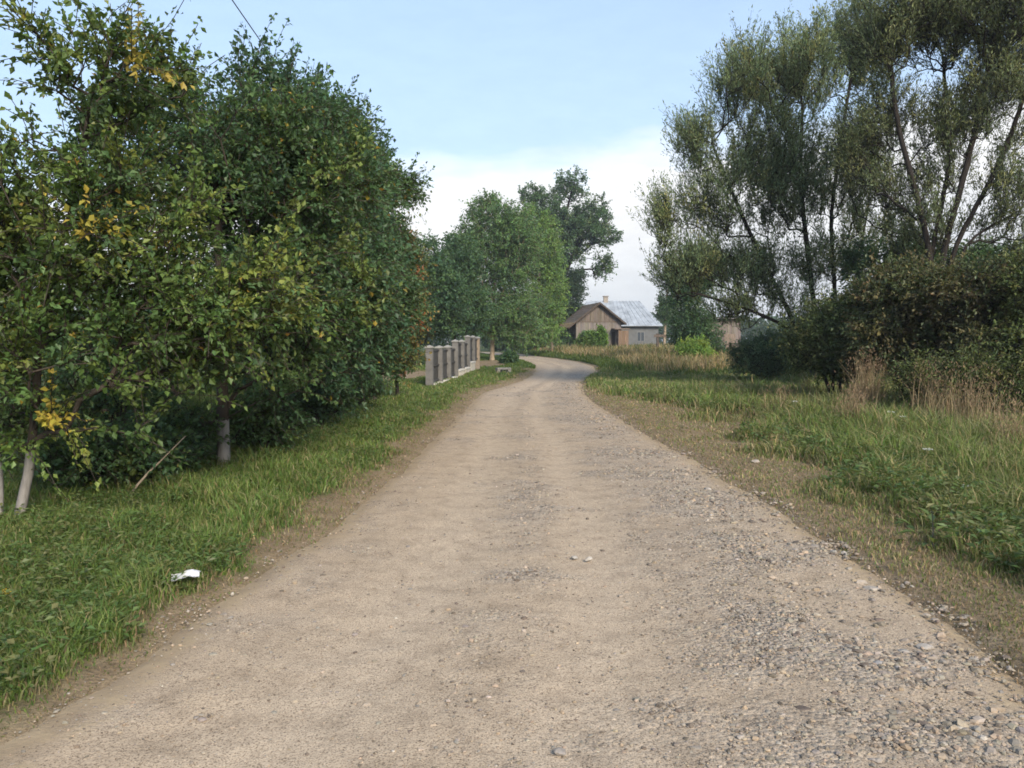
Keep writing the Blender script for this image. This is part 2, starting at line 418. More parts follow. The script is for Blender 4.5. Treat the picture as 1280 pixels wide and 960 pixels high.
LEAF_GAIN = np.array([1.85, 1.85, 1.75])
def make_tree(name, label, base, lobes, stems=None, cat='tree', seed=1, ncl=400, sub=5, lpt=12, sublen=(.3, .6), leaf=(.055, .04),
              droop=.25, up=.35, trunk_r=.09, palette=(((.05, .08, .025), 1.),), mat='leaf', bark='bark', shell=.33, gap=.0, group=None,
              tip=.0035, attach_z=.6, jitter=.06, spread=.5, cl_amt=.32, kpath=.35, align=.55, reach=.28, gain=1., fleck=0., shoots=.0, shootlen=(.35, .85), trunk_name='trunk', crown_name='crown'):
    rng = np.random.default_rng(seed)
    base = np.asarray(base, float); base = np.array([base[0], base[1], h1(base[0], base[1]) - .02])
    cap = 120000
    Pn = np.zeros((cap, 3)); par = np.full(cap, -1, int); pl = np.zeros(cap); n = 0
    def add_line(a_idx, pts, st=.22, jit=jitter):
        nonlocal n
        prev = a_idx
        for a, b in zip(pts[:-1], pts[1:]):
            d = np.linalg.norm(b - a); k = max(1, int(math.ceil(d / st)))
            for q in range(1, k + 1):
                t = q / k
                Pn[n] = a + (b - a) * t + rng.normal(0, jit * min(d, st) * .6, 3) * (1 if t < 1 else .3)
                par[n] = prev; pl[n] = pl[prev] + np.linalg.norm(Pn[n] - Pn[prev]) if prev >= 0 else 0
                prev = n; n += 1
        return prev
    lob = []
    for l in lobes:
        r = np.asarray(l[1], float); r = np.maximum(r * .45, r - reach * sublen[1])
        lob.append((np.asarray(l[0], float) - base, r, l[2] if len(l) > 2 else 1.))
    if stems is None:
        tot = sum(np.prod(l[1]) for l in lob); ctr = sum(l[0] * np.prod(l[1]) for l in lob) / tot
        top = max(l[0][2] + l[1][2] for l in lob)
        stems = [[np.zeros(3), np.array([ctr[0] * .15, ctr[1] * .15, ctr[2] * .35]), np.array([ctr[0] * .6, ctr[1] * .6, ctr[2] * .85]), np.array([ctr[0], ctr[1], ctr[2] * .5 + top * .42])]]
    else:
        stems = [[np.asarray(p, float) - base for p in s] for s in stems]
        for s in stems: s[0][2] = 0
    for s in stems:
        # smooth the stem polyline
        s = np.array(s); q = np.linspace(0, len(s) - 1, 5 * (len(s) - 1) + 1)
        sm = np.stack([np.interp(q, np.arange(len(s)), s[:, c]) for c in range(3)], 1)
        for _ in range(3): sm[1:-1] = .5 * sm[1:-1] + .25 * (sm[:-2] + sm[2:])
        Pn[n] = sm[0]; par[n] = -1; n += 1
        add_line(n - 1, list(sm))
    nstem = n
    w = np.array([np.prod(l[1]) ** .85 * l[2] for l in lob]); w /= w.sum()
    pts = []; guard = 0
    while len(pts) < ncl and guard < ncl * 30:
        guard += 1
        c, r, _ = lob[rng.choice(len(lob), p=w)]
        v = unit(rng.normal(size=3)); q = rng.random() ** shell
        p = c + v * r * q
        if p[2] < .25: continue
        if gap > 0 and vnoise(p[0] * .9 + p[2] * .5 + 50, p[1] * .9 - p[2] * .8 + 50, seed) < gap: continue
        pts.append(p)
    pts = np.array(pts)
    d0 = np.array([np.min(np.linalg.norm(Pn[:nstem] - p, axis=1)) for p in pts])
    order = np.argsort(d0)
    LB, LD, LC = [], [], []
    pal = [np.array(c, float) * LEAF_GAIN * gain for c, _ in palette]; pw = np.array([q for _, q in palette]); pw = pw / pw.sum()
    twigs = []
    for ci in order:
        c = pts[ci]
        A = Pn[:n]
        d = A - c
        cost = np.sqrt((d * d).sum(1)) + kpath * pl[:n] + .8 * np.maximum(0, d[:, 2]) + 3. * np.maximum(0, attach_z - A[:, 2])
        a = int(np.argmin(cost)); pa = Pn[a].copy()
        L = np.linalg.norm(c - pa)
        m1 = pa + (c - pa) * .5 + np.array([0, 0, .10 * L * (1 if up > 0 else -1)]) + rng.normal(0, .06 * L, 3)
        e = add_line(a, [pa, m1, c], .3)
        twigs.append(e)
    nw = n
    for e in twigs:
        c = Pn[e].copy(); dirp = unit(c - Pn[par[e]])
        cc = pal[rng.choice(len(pal), p=pw)] * (1 + (rng.random() - .5) * 2 * cl_amt)
        for k in range(sub):
            dr = unit(dirp * .6 + rng.normal(0, spread, 3) + np.array([0, 0, up]))
            ln = rng.uniform(*sublen)
            s0 = c if k % 2 == 0 else Pn[par[e]]
            ed = s0 + dr * ln + np.array([0, 0, -droop * ln * .3])
            mid = s0 + dr * ln * .55 + np.array([0, 0, .04 * ln])
            add_line(e if k % 2 == 0 else par[e], [s0, mid, ed], .5, .02)
            t = rng.random(lpt) * .95 + .08
            b = s0 + (mid - s0) * np.minimum(t, .55)[:, None] / .55 + (ed - mid) * (np.maximum(t - .55, 0) / .45)[:, None]
            b = b + rng.normal(0, leaf[0] * .35, (lpt, 3))
            LB.append(b); LD.append(dr[None] * .55 + rng.normal(0, align, (lpt, 3)) + np.array([0, 0, -droop]))
            LC.append(vary(rng, cc, lpt, .22, .12))
        if rng.random() < shoots and dirp[2] > -.1:
            dr = unit(dirp * .45 + rng.normal(0, .25, 3) + np.array([0, 0, .9])); ln = rng.uniform(*shootlen)
            mid = c + dr * ln * .5; ed = mid + unit(dr + rng.normal(0, .18, 3)) * ln * .5
            add_line(e, [c, mid, ed], .3, .03)
            m = int(lpt * ln / np.mean(sublen) * 1.1); t = .04 + rng.random(m)
            b = c + (mid - c) * np.minimum(t * 2, 1)[:, None] + (ed - mid) * np.maximum(t * 2 - 1, 0)[:, None] + rng.normal(0, leaf[0] * .3, (m, 3))
            LB.append(b); LD.append(dr[None] * .6 + rng.normal(0, .55, (m, 3))); LC.append(vary(rng, cc, m, .22, .12))
    B = np.concatenate(LB); D = np.concatenate(LD); Cc = np.concatenate(LC)
    nl = len(B)
    if fleck > 0:
        q = rng.random(nl) < fleck; Cc[q] = vary(rng, (.30, .21, .035), int(q.sum()), .3, .2)
    Nn = rng.normal(0, .6, (nl, 3)) + np.array([0, 0, .9])
    q = rng.uniform(.5, 1.35, nl); Ln = leaf[0] * q; W = leaf[1] * q * rng.uniform(.75, 1.15, nl)
    root = thing(name, label, cat, tuple(base), 0, group)
    Pn, par = Pn[:n], par[:n]
    wgt = np.zeros(n); haschild = np.zeros(n, bool); haschild[par[par >= 0]] = True
    wgt[~haschild] = 1
    main = np.full(n, -1)
    best = np.zeros(n)
    for i in range(n - 1, -1, -1):
        p = par[i]
        if p >= 0:
            wgt[p] += wgt[i]
            if wgt[i] > best[p]: best[p] = wgt[i]; main[p] = i
    wr = wgt[par < 0].max()
    ex = math.log(trunk_r / tip) / math.log(max(wr, 2))
    rad = tip * wgt ** ex
    rad *= 1 + .25 * np.exp(-Pn[:, 2] / .25) * (rad > trunk_r * .4)
    V, Fs = wood_mesh(Pn, par, rad, main)
    vattr(build(trunk_name, V, Fs, M[bark], root, None, True), 'girth', wood_mesh.radius)
    V, Fq = leaf_geo(B, D, Nn, Ln, W)
    build(crown_name, V, [Fq], M[mat], root, [np.concatenate([Cc, Cc])])
    return root

def LB_(u, v, d, ru, rv, rd, w=1.):
    return (P(u, v, d), (ru * d / F, rd, rv * d / F), w)

exec_order = []
make_ground(); make_road(); make_path()

# ------------------------------------------------------------------ grass (uncountable)
def blades(name, x, y, h, w, col, rng, lean=.35, mat='grass', cat=None, label=None, kind='stuff', parent=None, z=None, loc=None):
    n = len(x); z = H(x, y) if z is None else z
    az = rng.random(n) * 2 * math.pi; ln = h * lean * rng.uniform(.2, 1.6, n)
    dx, dy = np.cos(az), np.sin(az)
    fa = rng.random(n) * math.pi * 2; sx, sy = np.cos(fa) * w * .5, np.sin(fa) * w * .5
    b = np.stack([x, y, z - .01], 1); o3 = lambda a, b_, c: np.stack([a, b_, c], 1)
    mid = b + o3(dx * ln * .35, dy * ln * .35, h * .6); tip = b + o3(dx * ln, dy * ln, h * np.maximum(.55, 1 - ln / h * .35))
    s = o3(sx, sy, 0 * sx)
    V = np.stack([b - s, b + s, mid + s * .75, mid - s * .75, tip], 1).reshape(-1, 3)
    i = np.arange(n) * 5
    o = build(name, V, [np.stack([i + 3, i + 2, i + 4], 1), np.stack([i, i + 1, i + 2, i + 3], 1)], M[mat], parent, [col, col], False, loc)
    if kind: tag(o, label, cat, None, kind)
    return o

def scatter(rng, dens, d0, d1, pw, xl=-14, xr=16, ref=4.):
    """points in the wedge in front of the camera, thinning with distance"""
    q = np.linspace(d0, d1, 2000); lam = dens * np.minimum(1, (ref / q) ** pw)
    x0 = np.maximum(xl, -.70 * q - .6); x1 = np.minimum(xr, .70 * q + .6)
    cum = np.cumsum(lam * (x1 - x0)) * (q[1] - q[0]); n = int(cum[-1])
    y = np.interp(rng.random(n) * cum[-1], cum, q)
    a = np.maximum(xl, -.70 * y - .6); b = np.minimum(xr, .70 * y + .6)
    return a + (b - a) * rng.random(n), y

def pick(rng, n, cols, wts):
    wts = np.array(wts, float); wts /= wts.sum()
    return np.array(cols)[rng.choice(len(cols), n, p=wts)]

def make_grass():
    rng = np.random.default_rng(11)
    x, y = scatter(rng, 5200, 2.2, 44, 1.55, -14, 15)
    s = sd_all(x, y); dr = dryness(x, y)
    keep = (s > -.06) & (rng.random(len(x)) < np.where(dr > .5, .70 * sstep(-.02, .45, s) + .08, 1.))
    keep &= ~((np.hypot((x + 1.6) / 1.6, (y - 52) / 8.5) < .8) & (rng.random(len(x)) < .8))
    keep &= ~(np.hypot((x + 5.6) / 2.3, (y - 35) / 6.0) < .95)
    x, y, s, dr = x[keep], y[keep], s[keep], dr[keep]
    n = len(x); right = x > 1
    tuft = fbm(x * 2.2, y * 2.2, 61, 3); big = fbm(x * .45, y * .45, 62, 3)
    hh = np.where(right, .20 + .30 * sstep(.8, 3.2, s) * (.4 + .9 * big), .08 + .105 * tuft)
    hh = np.where(right & (y > 22) & (x < 9), .16 + .1 * tuft, hh)
    hh = np.where((~right) & (x > -5) & (y > 24), .09 + .06 * tuft, hh)
    hh = hh * (.5 + tuft) * (1 - .78 * dr) * rng.uniform(.55, 1.3, n)
    hh = np.clip(hh, .025, .75)
    green = pick(rng, n, [(.085, .135, .030), (.060, .105, .024), (.115, .150, .040), (.14, .15, .055)], [4, 3, 3, 1.2])
    olive = pick(rng, n, [(.135, .145, .055), (.105, .125, .042), (.215, .18, .09)], [3, 2.6, 2.4])
    dryc = pick(rng, n, [(.215, .16, .095), (.165, .122, .07), (.28, .215, .13), (.115, .13, .048)], [3, 3, 1.2, 4])
    mixo = (rng.random(n) < np.where(right, .75, .25) * (.4 + big))[:, None]
    col = np.where(mixo, olive, green)
    col = np.where((rng.random(n) < dr * .80)[:, None], dryc, col)
    col = vary(rng, col * ((.75 + .5 * tuft) * np.where(right, 1.5, 1.3))[:, None], n, .22, .12)
    w = (.0045 + .0011 * y) * rng.uniform(.7, 1.3, n) * np.where(dr > .5, .8, 1)
    blades('grass', x, y, hh, w, col, rng, .65, 'grass', 'grass', 'green grass growing on both verges beside the dirt road')
    # tall dry field in front of the barn
    rng = np.random.default_rng(12)
    n = 60000
    y = 33 + (98 - 33) * rng.random(n) ** 1.25
    x = Redge(y) + .4 + (26 - Redge(y)) * rng.random(n) ** 1.3
    s = sd_all(x, y)
    k = (s > .35) & (x > 1.0) & ~((x < 6.5) & (y < 36.5))
    x, y, s = x[k], y[k], s[k]; n = len(x)
    b = fbm(x * .3, y * .3, 64, 3)
    ed = sstep(.3, 3.0, s)
    hh = (.3 + .75 * ed * (.4 + b)) * rng.uniform(.5, 1.25, n)
    col = pick(rng, n, [(.33, .25, .13), (.26, .215, .10), (.15, .155, .055), (.36, .26, .14)], [3.5, 3, 2, 1.5])
    col = np.where((b > .6)[:, None] & (rng.random(n) < .5)[:, None], np.array([(.09, .12, .035)]), col)
    col = np.where((ed < .4)[:, None], np.array([(.08, .115, .03)]), col)
    blades('dry_field_grass', x, y, hh, .03 + .0009 * y * rng.uniform(.6, 1.4, n), vary(rng, col, n, .22, .1), rng, .35, 'grass', 'dry grass', 'tall tan and green grass filling the field before the barn')
    # far verge left of the bend and meadow far away
    rng = np.random.default_rng(13)
    n = 26000; y = 44 + 60 * rng.random(n) ** 1.2; x = Ledge(y) - .1 - 16 * rng.random(n) ** 2
    k = (sd_all(x, y) > .1) & ~(np.hypot((x + 1.6) / 1.6, (y - 52) / 8.5) < .9); x, y = x[k], y[k]; n = len(x)
    hh = rng.uniform(.08, .2, n)
    blades('verge_grass', x, y, hh, np.full(n, .06), vary(rng, (.085, .13, .03), n, .3, .15), rng, .5, 'grass', 'grass', 'short green grass on the inside of the road bend')

def make_weeds():
    rng = np.random.default_rng(21)
    x, y = scatter(rng, 120, 2.4, 22, 1.2, -9, 10)
    s = sd_all(x, y); dr = dryness(x, y); nn = fbm(x * .8, y * .8, 81, 3)
    k = (s > .25) & (dr < .45) & (nn > .40); x, y, s = x[k], y[k], s[k]
    B, D, Cc, Ln, W, Nn = [], [], [], [], [], []
    for i in range(len(x)):
        m = rng.integers(7, 16); big = rng.random() < .25
        az = rng.random(m) * 6.283; hgt = rng.uniform(.02, .16, m) * (1.6 if x[i] > 0 else 1.0)
        r = rng.uniform(.01, .09, m)
        B.append(np.stack([x[i] + np.cos(az) * r, y[i] + np.sin(az) * r, h1(x[i], y[i]) + hgt], 1))
        D.append(np.stack([np.cos(az), np.sin(az), rng.uniform(-.2, .7, m)], 1))
        L = rng.uniform(.028, .055, m) * (1.5 if x[i] > 0 else 1.) * (1.35 if big else 1.); Ln.append(L); W.append(L * rng.uniform(.45, .75, m) * (.6 if big else 1.))
        Nn.append(rng.normal(0, .3, (m, 3)) + np.array([0, 0, 1.]))
        c = [(.10, .16, .045), (.085, .14, .04), (.13, .17, .055), (.15, .16, .06)][rng.integers(4)]
        Cc.append(vary(rng, c, m, .2, .1))
    V, Fq = leaf_geo(np.concatenate(B), np.concatenate(D), np.concatenate(Nn), np.concatenate(Ln), np.concatenate(W))
    c = np.concatenate(Cc)
    tag(build('weeds', V, [Fq], M['leaf'], None, [np.concatenate([c, c])]), 'low broad-leaved weeds and clover among the verge grass', 'weeds', None, 'stuff')
make_grass(); make_weeds()

# ------------------------------------------------------------------ stones
def ico(sub=0):
    t = (1 + 5 ** .5) / 2
    V = np.array([(-1, t, 0), (1, t, 0), (-1, -t, 0), (1, -t, 0), (0, -1, t), (0, 1, t), (0, -1, -t), (0, 1, -t), (t, 0, -1), (t, 0, 1), (-t, 0, -1), (-t, 0, 1)], float)
    Fc = [(0, 11, 5), (0, 5, 1), (0, 1, 7), (0, 7, 10), (0, 10, 11), (1, 5, 9), (5, 11, 4), (11, 10, 2), (10, 7, 6), (7, 1, 8), (3, 9, 4), (3, 4, 2), (3, 2, 6), (3, 6, 8), (3, 8, 9), (4, 9, 5), (2, 4, 11), (6, 2, 10), (8, 6, 7), (9, 8, 1)]
    V = list(unit(V))
    for _ in range(sub):
        mp = {}; nf = []
        def md(a, b):
            k = (min(a, b), max(a, b))
            if k not in mp: V.append(unit(V[a] + V[b])); mp[k] = len(V) - 1
            return mp[k]
        for a, b, c in Fc:
            ab, bc, ca = md(a, b), md(b, c), md(c, a); nf += [(a, ab, ca), (b, bc, ab), (c, ca, bc), (ab, bc, ca)]
        Fc = nf
    return np.array(V), np.array(Fc)

def make_gravel():
    rng = np.random.default_rng(31)
    x, y = scatter(rng, 5200, 2.2, 30, 1.5, -3, 4)
    s = sd_road(x, y); g = gravel(x, y)
    k = (s < .25) & (rng.random(len(x)) < .13 + .75 * g)
    x, y, g = x[k], y[k], g[k]; n = len(x)
    V0, F0 = ico(0)
    r = np.clip(rng.lognormal(math.log(.0031), .58, n) * (1 + .45 * g), .0016, .016) * (1 + .02 * y) * (1 + .55 * sstep(.5, .8, across(x, y)))
    sc = rng.uniform(.6, 1.35, (n, 3)) * np.array([1, 1, .6])
    a = rng.random(n) * 6.283
    V = V0[None] * (1 + rng.normal(0, .13, (n, 12, 1))) * sc[:, None] * r[:, None, None]
    cx = V[..., 0] * np.cos(a)[:, None] - V[..., 1] * np.sin(a)[:, None]; cy = V[..., 0] * np.sin(a)[:, None] + V[..., 1] * np.cos(a)[:, None]
    zz = .004 - .022 * tracks(x, y) + .02 * (fbm(x * 2.2, y * 2.2, 71, 4) - .5) + .012 * g
    V = np.stack([cx + x[:, None], cy + y[:, None], V[..., 2] + (zz + r * .12)[:, None]], 2).reshape(-1, 3)
    Fq = (F0[None] + (np.arange(n) * 12)[:, None, None]).reshape(-1, 3)
    col = pick(rng, n, [(.29, .245, .19), (.235, .205, .17), (.36, .31, .25), (.15, .122, .095), (.33, .26, .185)], [3, 3, .8, 2.2, 3])
    col = vary(rng, col, n, .2, .06)
    tag(build('gravel', V, [Fq], M['stone'], None, [np.repeat(col, 20, 0)]), 'loose grey and tan gravel scattered over the dirt road', 'gravel', None, 'stuff')

def stone(u, v, wpx, hpx, col, label, seed, flat=.55):
    g = G(u, v); d = g[1]; rng = np.random.default_rng(seed)
    r = wpx * .5 * d / F
    V, Fc = ico(2)
    # angular: flatten against a few random planes
    for _ in range(9):
        nrm = unit(rng.normal(size=3)); q = rng.uniform(.55, .85)
        e = V @ nrm - q; V = V - np.where(e > 0, e * .9, 0)[:, None] * nrm
    V = V + rng.normal(0, .012, V.shape)
    V = V * np.array([r, r * rng.uniform(.6, .9), r * flat])
    o = build('stone', V, [Fc], M['stone'], None, [vary(rng, np.array(col) * .72, len(Fc), .08, .03)], False, (g[0], g[1], h1(g[0], g[1]) * 0 + max(h1(g[0], g[1]), 0) + r * flat * .35))
    o.rotation_euler = (rng.uniform(-.12, .12), rng.uniform(-.12, .12), rng.uniform(-.5, .5))
    return tag(o, label, 'stone', 'larger stones lying along the road')
make_gravel()
for i, (u, v, w, col, lab, fl) in enumerate([
    (1155, 811, 24, (.46, .42, .37), 'pale flat stone on right road edge, largest of its cluster', .4),
    (1130, 816, 15, (.40, .37, .33), 'small rounded stone touching the left of the largest pale stone', .5),
    (1098, 833, 20, (.40, .38, .36), 'grey stone standing apart left of the pale cluster', .5),
    (1156, 838, 15, (.50, .47, .43), 'small whitish stone just below the largest pale stone', .4),
    (1080, 838, 17, (.34, .29, .24), 'brownish half-buried stone left of the grey stone by the right edge', .35),
    (1004, 888, 24, (.17, .135, .11), 'dark brown flat stone lying alone in the gravel near right', .35),
    (870, 936, 18, (.33, .29, .24), 'tan stone nearest the bottom of the picture, right of centre', .4),
    (700, 941, 18, (.36, .32, .28), 'small grey stone at the very front of the road centre', .45),
    (736, 700, 11, (.50, .46, .40), 'light stone in the middle of the rough gravel band', .6),
    (718, 698, 9, (.44, .41, .36), 'small pale stone left of the light gravel-band stone', .6),
    (945, 582, 13, (.48, .42, .35), 'pale stone on the dry right verge by green dock leaves', .5),
    (1090, 737, 22, (.46, .41, .35), 'flat pale stone at the border of dry verge and gravel', .3),
    (884, 613, 11, (.46, .42, .37), 'light stone on the right gravel strip, farther up the road', .6),
    (1020, 684, 15, (.38, .33, .28), 'thin tan stone on the road edge below the dry verge', .3),
    (651, 459, 5, (.55, .52, .46), 'small whitish stone in the grass inside the road bend', .6),
    (1098, 776, 14, (.25, .19, .15), 'dark reddish stone on the road edge above the pale cluster', .4),
]): stone(u, v, w, 0, col, lab, 400 + i, fl)

# ------------------------------------------------------------------ litter, dry stick, flowers, tufts
def make_paper():
    g = G(233, 745); rng = np.random.default_rng(5)
    nx, ny = 15, 9; X, Y = np.meshgrid(np.linspace(-.085, .085, nx), np.linspace(-.045, .045, ny))
    Z = .012 * np.sin(X * 34 + .6) + .008 * np.sin(Y * 60 + X * 20) + rng.normal(0, .0025, X.shape) + .03
    V = np.stack([X.ravel(), Y.ravel(), Z.ravel()], 1); Fq = grid_faces(nx, ny)
    V2 = V - np.array([0, 0, .002]); m = len(V)
    rim = [i for i in range(nx)] + [nx * k + nx - 1 for k in range(1, ny)] + [nx * (ny - 1) + i for i in range(nx - 2, -1, -1)] + [nx * k for k in range(ny - 2, 0, -1)]
    side = [(rim[i], rim[(i + 1) % len(rim)], rim[(i + 1) % len(rim)] + m, rim[i] + m) for i in range(len(rim))]
    Fa = np.concatenate([Fq, Fq[:, ::-1] + m, np.array(side)])
    o = build('litter_paper', np.concatenate([V, V2]), [Fa], M['paper'], None, [np.full((len(Fa), 3), .6)], True, (g[0], g[1], h1(g[0], g[1]) + .085))
    o.rotation_euler = (.14, -.1, .25)
    tag(o, 'crumpled white paper dropped in the grass at the left road edge', 'litter')
make_paper()

def tube(pts, r0, r1, k=6):
    pts = np.asarray(pts, float); n = len(pts)
    par = np.arange(n) - 1; main = np.append(np.arange(1, n), -1)
    rad = np.linspace(r0, r1, n)
    return pts, par, rad, main
def make_stick():
    a = P(172, 606, 7.9); b = P(200, 577, 8.0); c = P(232, 545, 8.2)
    pts = np.array([a + np.array([-.12, -.02, -.12]), a, (a + b) / 2 + np.array([0, 0, .01]), b, c])
    base = np.array([pts[0][0], pts[0][1], h1(pts[0][0], pts[0][1])])
    pts[0][2] = base[2] - .01
    Pn, par, rad, main = tube(pts - base, .016, .007)
    V, Fs = wood_mesh(Pn, par, rad, main, 6)
    o = build('fallen_branch', V, Fs, M['bark_pale'], None, None, True, tuple(base))
    tag(o, 'bare pale dead stick leaning among the left fruit trees', 'branch')
make_stick()

def make_tuft(u, v, hpx, wpx, n, label, seed, col=((.27, .205, .115), (.20, .155, .085), (.32, .255, .15)), lean=.25, panicle=True, d=None):
    g = G(u, v); rng = np.random.default_rng(seed); dd = g[1]
    hh = hpx * dd / F; ww = wpx * .5 * dd / F
    root = thing('dry_grass_tuft', label, 'dry grass', (g[0], g[1], h1(g[0], g[1])), 0, 'dry weed tufts on the right verge')
    x = rng.normal(0, ww * .35, n); y = rng.normal(0, ww * .35, n)
    h = hh * rng.uniform(.35, 1.05, n)
    c = pick(rng, n, list(col), [1] * len(col))
    blades('stalks', x, y, h, np.full(n, .004 + .0006 * dd), vary(rng, c, n, .25, .08), rng, lean, 'dry', kind=None, parent=root, z=np.zeros(n))
    if panicle:
        m = n * 5; i = rng.integers(0, n, m)
        B = np.stack([x[i] + rng.normal(0, ww * .22, m), y[i] + rng.normal(0, ww * .22, m), h[i] * rng.uniform(.72, 1.05, m)], 1)
        D = rng.normal(0, .4, (m, 3)) + np.array([0, 0, 1.]); L = np.full(m, .05) * rng.uniform(.5, 1.2, m)
        V, Fq = leaf_geo(B, D, rng.normal(size=(m, 3)), L, L * .22)
        cc = vary(rng, (.27, .19, .12), m, .3, .08)
        build('seed_heads', V, [Fq], M['dry'], root, [np.concatenate([cc, cc])])  # seed heads clustered round the tops of the stalks
for a in [
    (1085, 530, 90, 60, 260, 'tallest tan weed tuft, standing before the dark gap in the shrubs', 1),
    (1065, 545, 62, 60, 170, 'shorter brown weed tuft leaning beside the tallest tan tuft', 2),
    (975, 527, 46, 40, 70, 'thin straw-coloured grass tuft below the low dark bush', 3),
    (1165, 545, 88, 70, 170, 'olive-brown tuft of upright weeds under the middle brown shrub', 4),
    (1215, 560, 100, 100, 220, 'wide pale tuft of dead stalks before the right-hand brown shrub', 5),
    (1268, 590, 88, 70, 160, 'brown weed tuft at the right edge of the picture', 6),
    (1010, 510, 40, 50, 80, 'rusty brown short tuft at the foot of the dark shrub', 7),
    (925, 505, 24, 40, 60, 'small thin tuft with bent stalks left of the straw tuft', 8),
]: make_tuft(*a)

def make_flower(u, v, label, seed, h=.5, col=(.75, .75, .70), r=.045, base_v=None):
    g = G(u, base_v or v + 40); rng = np.random.default_rng(seed)
    base = np.array([g[0], g[1], h1(g[0], g[1])])
    hh = P(u, v, g[1])[2] - base[2]
    root = thing('wild_flower', label, 'flower', tuple(base), 0, 'wild flowers in the verges')
    Pn, par, rad, main = tube([(0, 0, 0), (.01, 0, hh * .5), (0, .01, hh)], .005, .003)
    V, Fs = wood_mesh(Pn, par, rad, main, 5); m_ = build('stem', V, Fs, M['grass'], root, [np.full((sum(len(f) for f in Fs), 3), .08) * np.array([1, 1.5, .5])])
    m = 46; az = rng.random(m) * 6.283; q = r * np.sqrt(rng.random(m))
    B = np.stack([np.cos(az) * q, .01 + np.sin(az) * q, hh + rng.uniform(-.008, .012, m)], 1)
    V, Fq = leaf_geo(B, np.stack([np.cos(az), np.sin(az), rng.uniform(-.1, .5, m)], 1), rng.normal(0, .3, (m, 3)) + np.array([0, 0, 1.]), np.full(m, r * .42), np.full(m, r * .3))
    c = vary(rng, col, m, .12, .04); build('petals', V, [Fq], M['grass'], root, [np.concatenate([c, c])])
make_flower(1113, 515, 'white flower head right of the tallest tan weed tuft', 1)
make_flower(1128, 521, 'lower white flower head in grass right of its twin by the tan tuft', 2)
make_flower(1159, 562, 'lone white flower in the green grass below the brown shrubs', 3)
make_flower(993, 502, 'small white flower near the straw-coloured tuft', 4, r=.035)
make_flower(1206, 608, 'tiny white flower in the grass at the far right', 5, r=.025)
make_flower(6, 741, 'yellow flower in the left grass at the picture edge', 6, col=(.65, .45, .03), r=.025, base_v=765)

def make_dock(u, v, label, seed, m=22, L0=.15, name='broad_leaf_plant'):
    g = G(u, v); rng = np.random.default_rng(seed); base = (g[0], g[1], h1(g[0], g[1]))
    az = rng.random(m) * 6.283; r = rng.uniform(.0, .22, m); hz = rng.uniform(.03, .28, m)
    B = np.stack([np.cos(az) * r, np.sin(az) * r, hz], 1)
    D = np.stack([np.cos(az), np.sin(az), rng.uniform(-.2, .8, m)], 1); L = L0 * rng.uniform(.6, 1.2, m)
    V, Fq = leaf_geo(B, D, rng.normal(0, .25, (m, 3)) + np.array([0, 0, 1.]), L, L * .42)
    c = vary(rng, (.11, .16, .05), m, .2, .1)
    root = thing(name, label, 'plant', base, 0, 'broad-leaved plants in the right verge')
    build('foliage', V, [Fq], M['leaf'], root, [np.concatenate([c, c])])
    V, Fs = wood_mesh(*[tube([(0, 0, -.02), (.01, .01, .15), (0, .02, .3)], .006, .003)[i] for i in (0, 1, 2, 3)], 5)
    build('stem', V, Fs, M['grass'], root, [np.full((sum(len(f) for f in Fs), 3), .09)])
make_dock(985, 562, 'pale broad-leaved dock plant at the edge of the dry verge', 1)
make_dock(1165, 690, 'broad-leaved plant among tall grass at right, nearest the road', 2)


# ------------------------------------------------------------------ left row of fruit trees
APPLE = (((.036, .068, .026), 3), ((.048, .080, .028), 3), ((.075, .100, .028), 1.), ((.030, .058, .027), 2.5))
YELL = (((.064, .095, .024), 3), ((.050, .084, .025), 3), ((.095, .112, .026), 1.4), ((.036, .062, .024), 1.5), ((.20, .16, .03), .02))
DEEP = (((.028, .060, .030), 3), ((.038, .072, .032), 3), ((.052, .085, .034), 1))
gl = 'fruit trees along the left verge'
b1 = G(22, 655)
make_tree('fruit_tree', 'nearest left fruit tree with two thin whitewashed stems and yellowing leaves', b1,
    [LB_(110, 95, 7.1, 85, 90, .8, 1.), LB_(190, 110, 7.4, 60, 65, .8, 1.), (P(15, 260, 7.0), (.75, 1.0, .9), .6), LB_(150, 300, 7.2, 130, 110, 1.1), LB_(60, 440, 6.8, 120, 90, .9), LB_(230, 400, 7.3, 120, 85, 1.0, 1.2),
     LB_(-70, 330, 7, 120, 160, 1.2), LB_(175, 505, 7.2, 105, 70, .9), LB_(90, 540, 6.9, 80, 50, .7, .8), LB_(330, 370, 7.6, 80, 70, .8), LB_(30, 560, 6.9, 60, 45, .5, .5)],
    stems=[[b1, P(38, 580, 6.95), P(46, 480, 6.95), P(52, 380, 7.0), P(95, 250, 7.1), P(113, 120, 7.1)], [b1 + np.array([-.16, .0, 0]), P(0, 590, 7.0), P(-20, 450, 7.1), P(-40, 300, 7.1)]],
    seed=3, shoots=.28, ncl=370, sub=7, lpt=17, sublen=(.2, .55), leaf=(.060, .042), gap=.35, palette=YELL, bark='bark_wash', trunk_r=.040, fleck=.012, group=gl, up=.3)
b2 = G(280, 584)
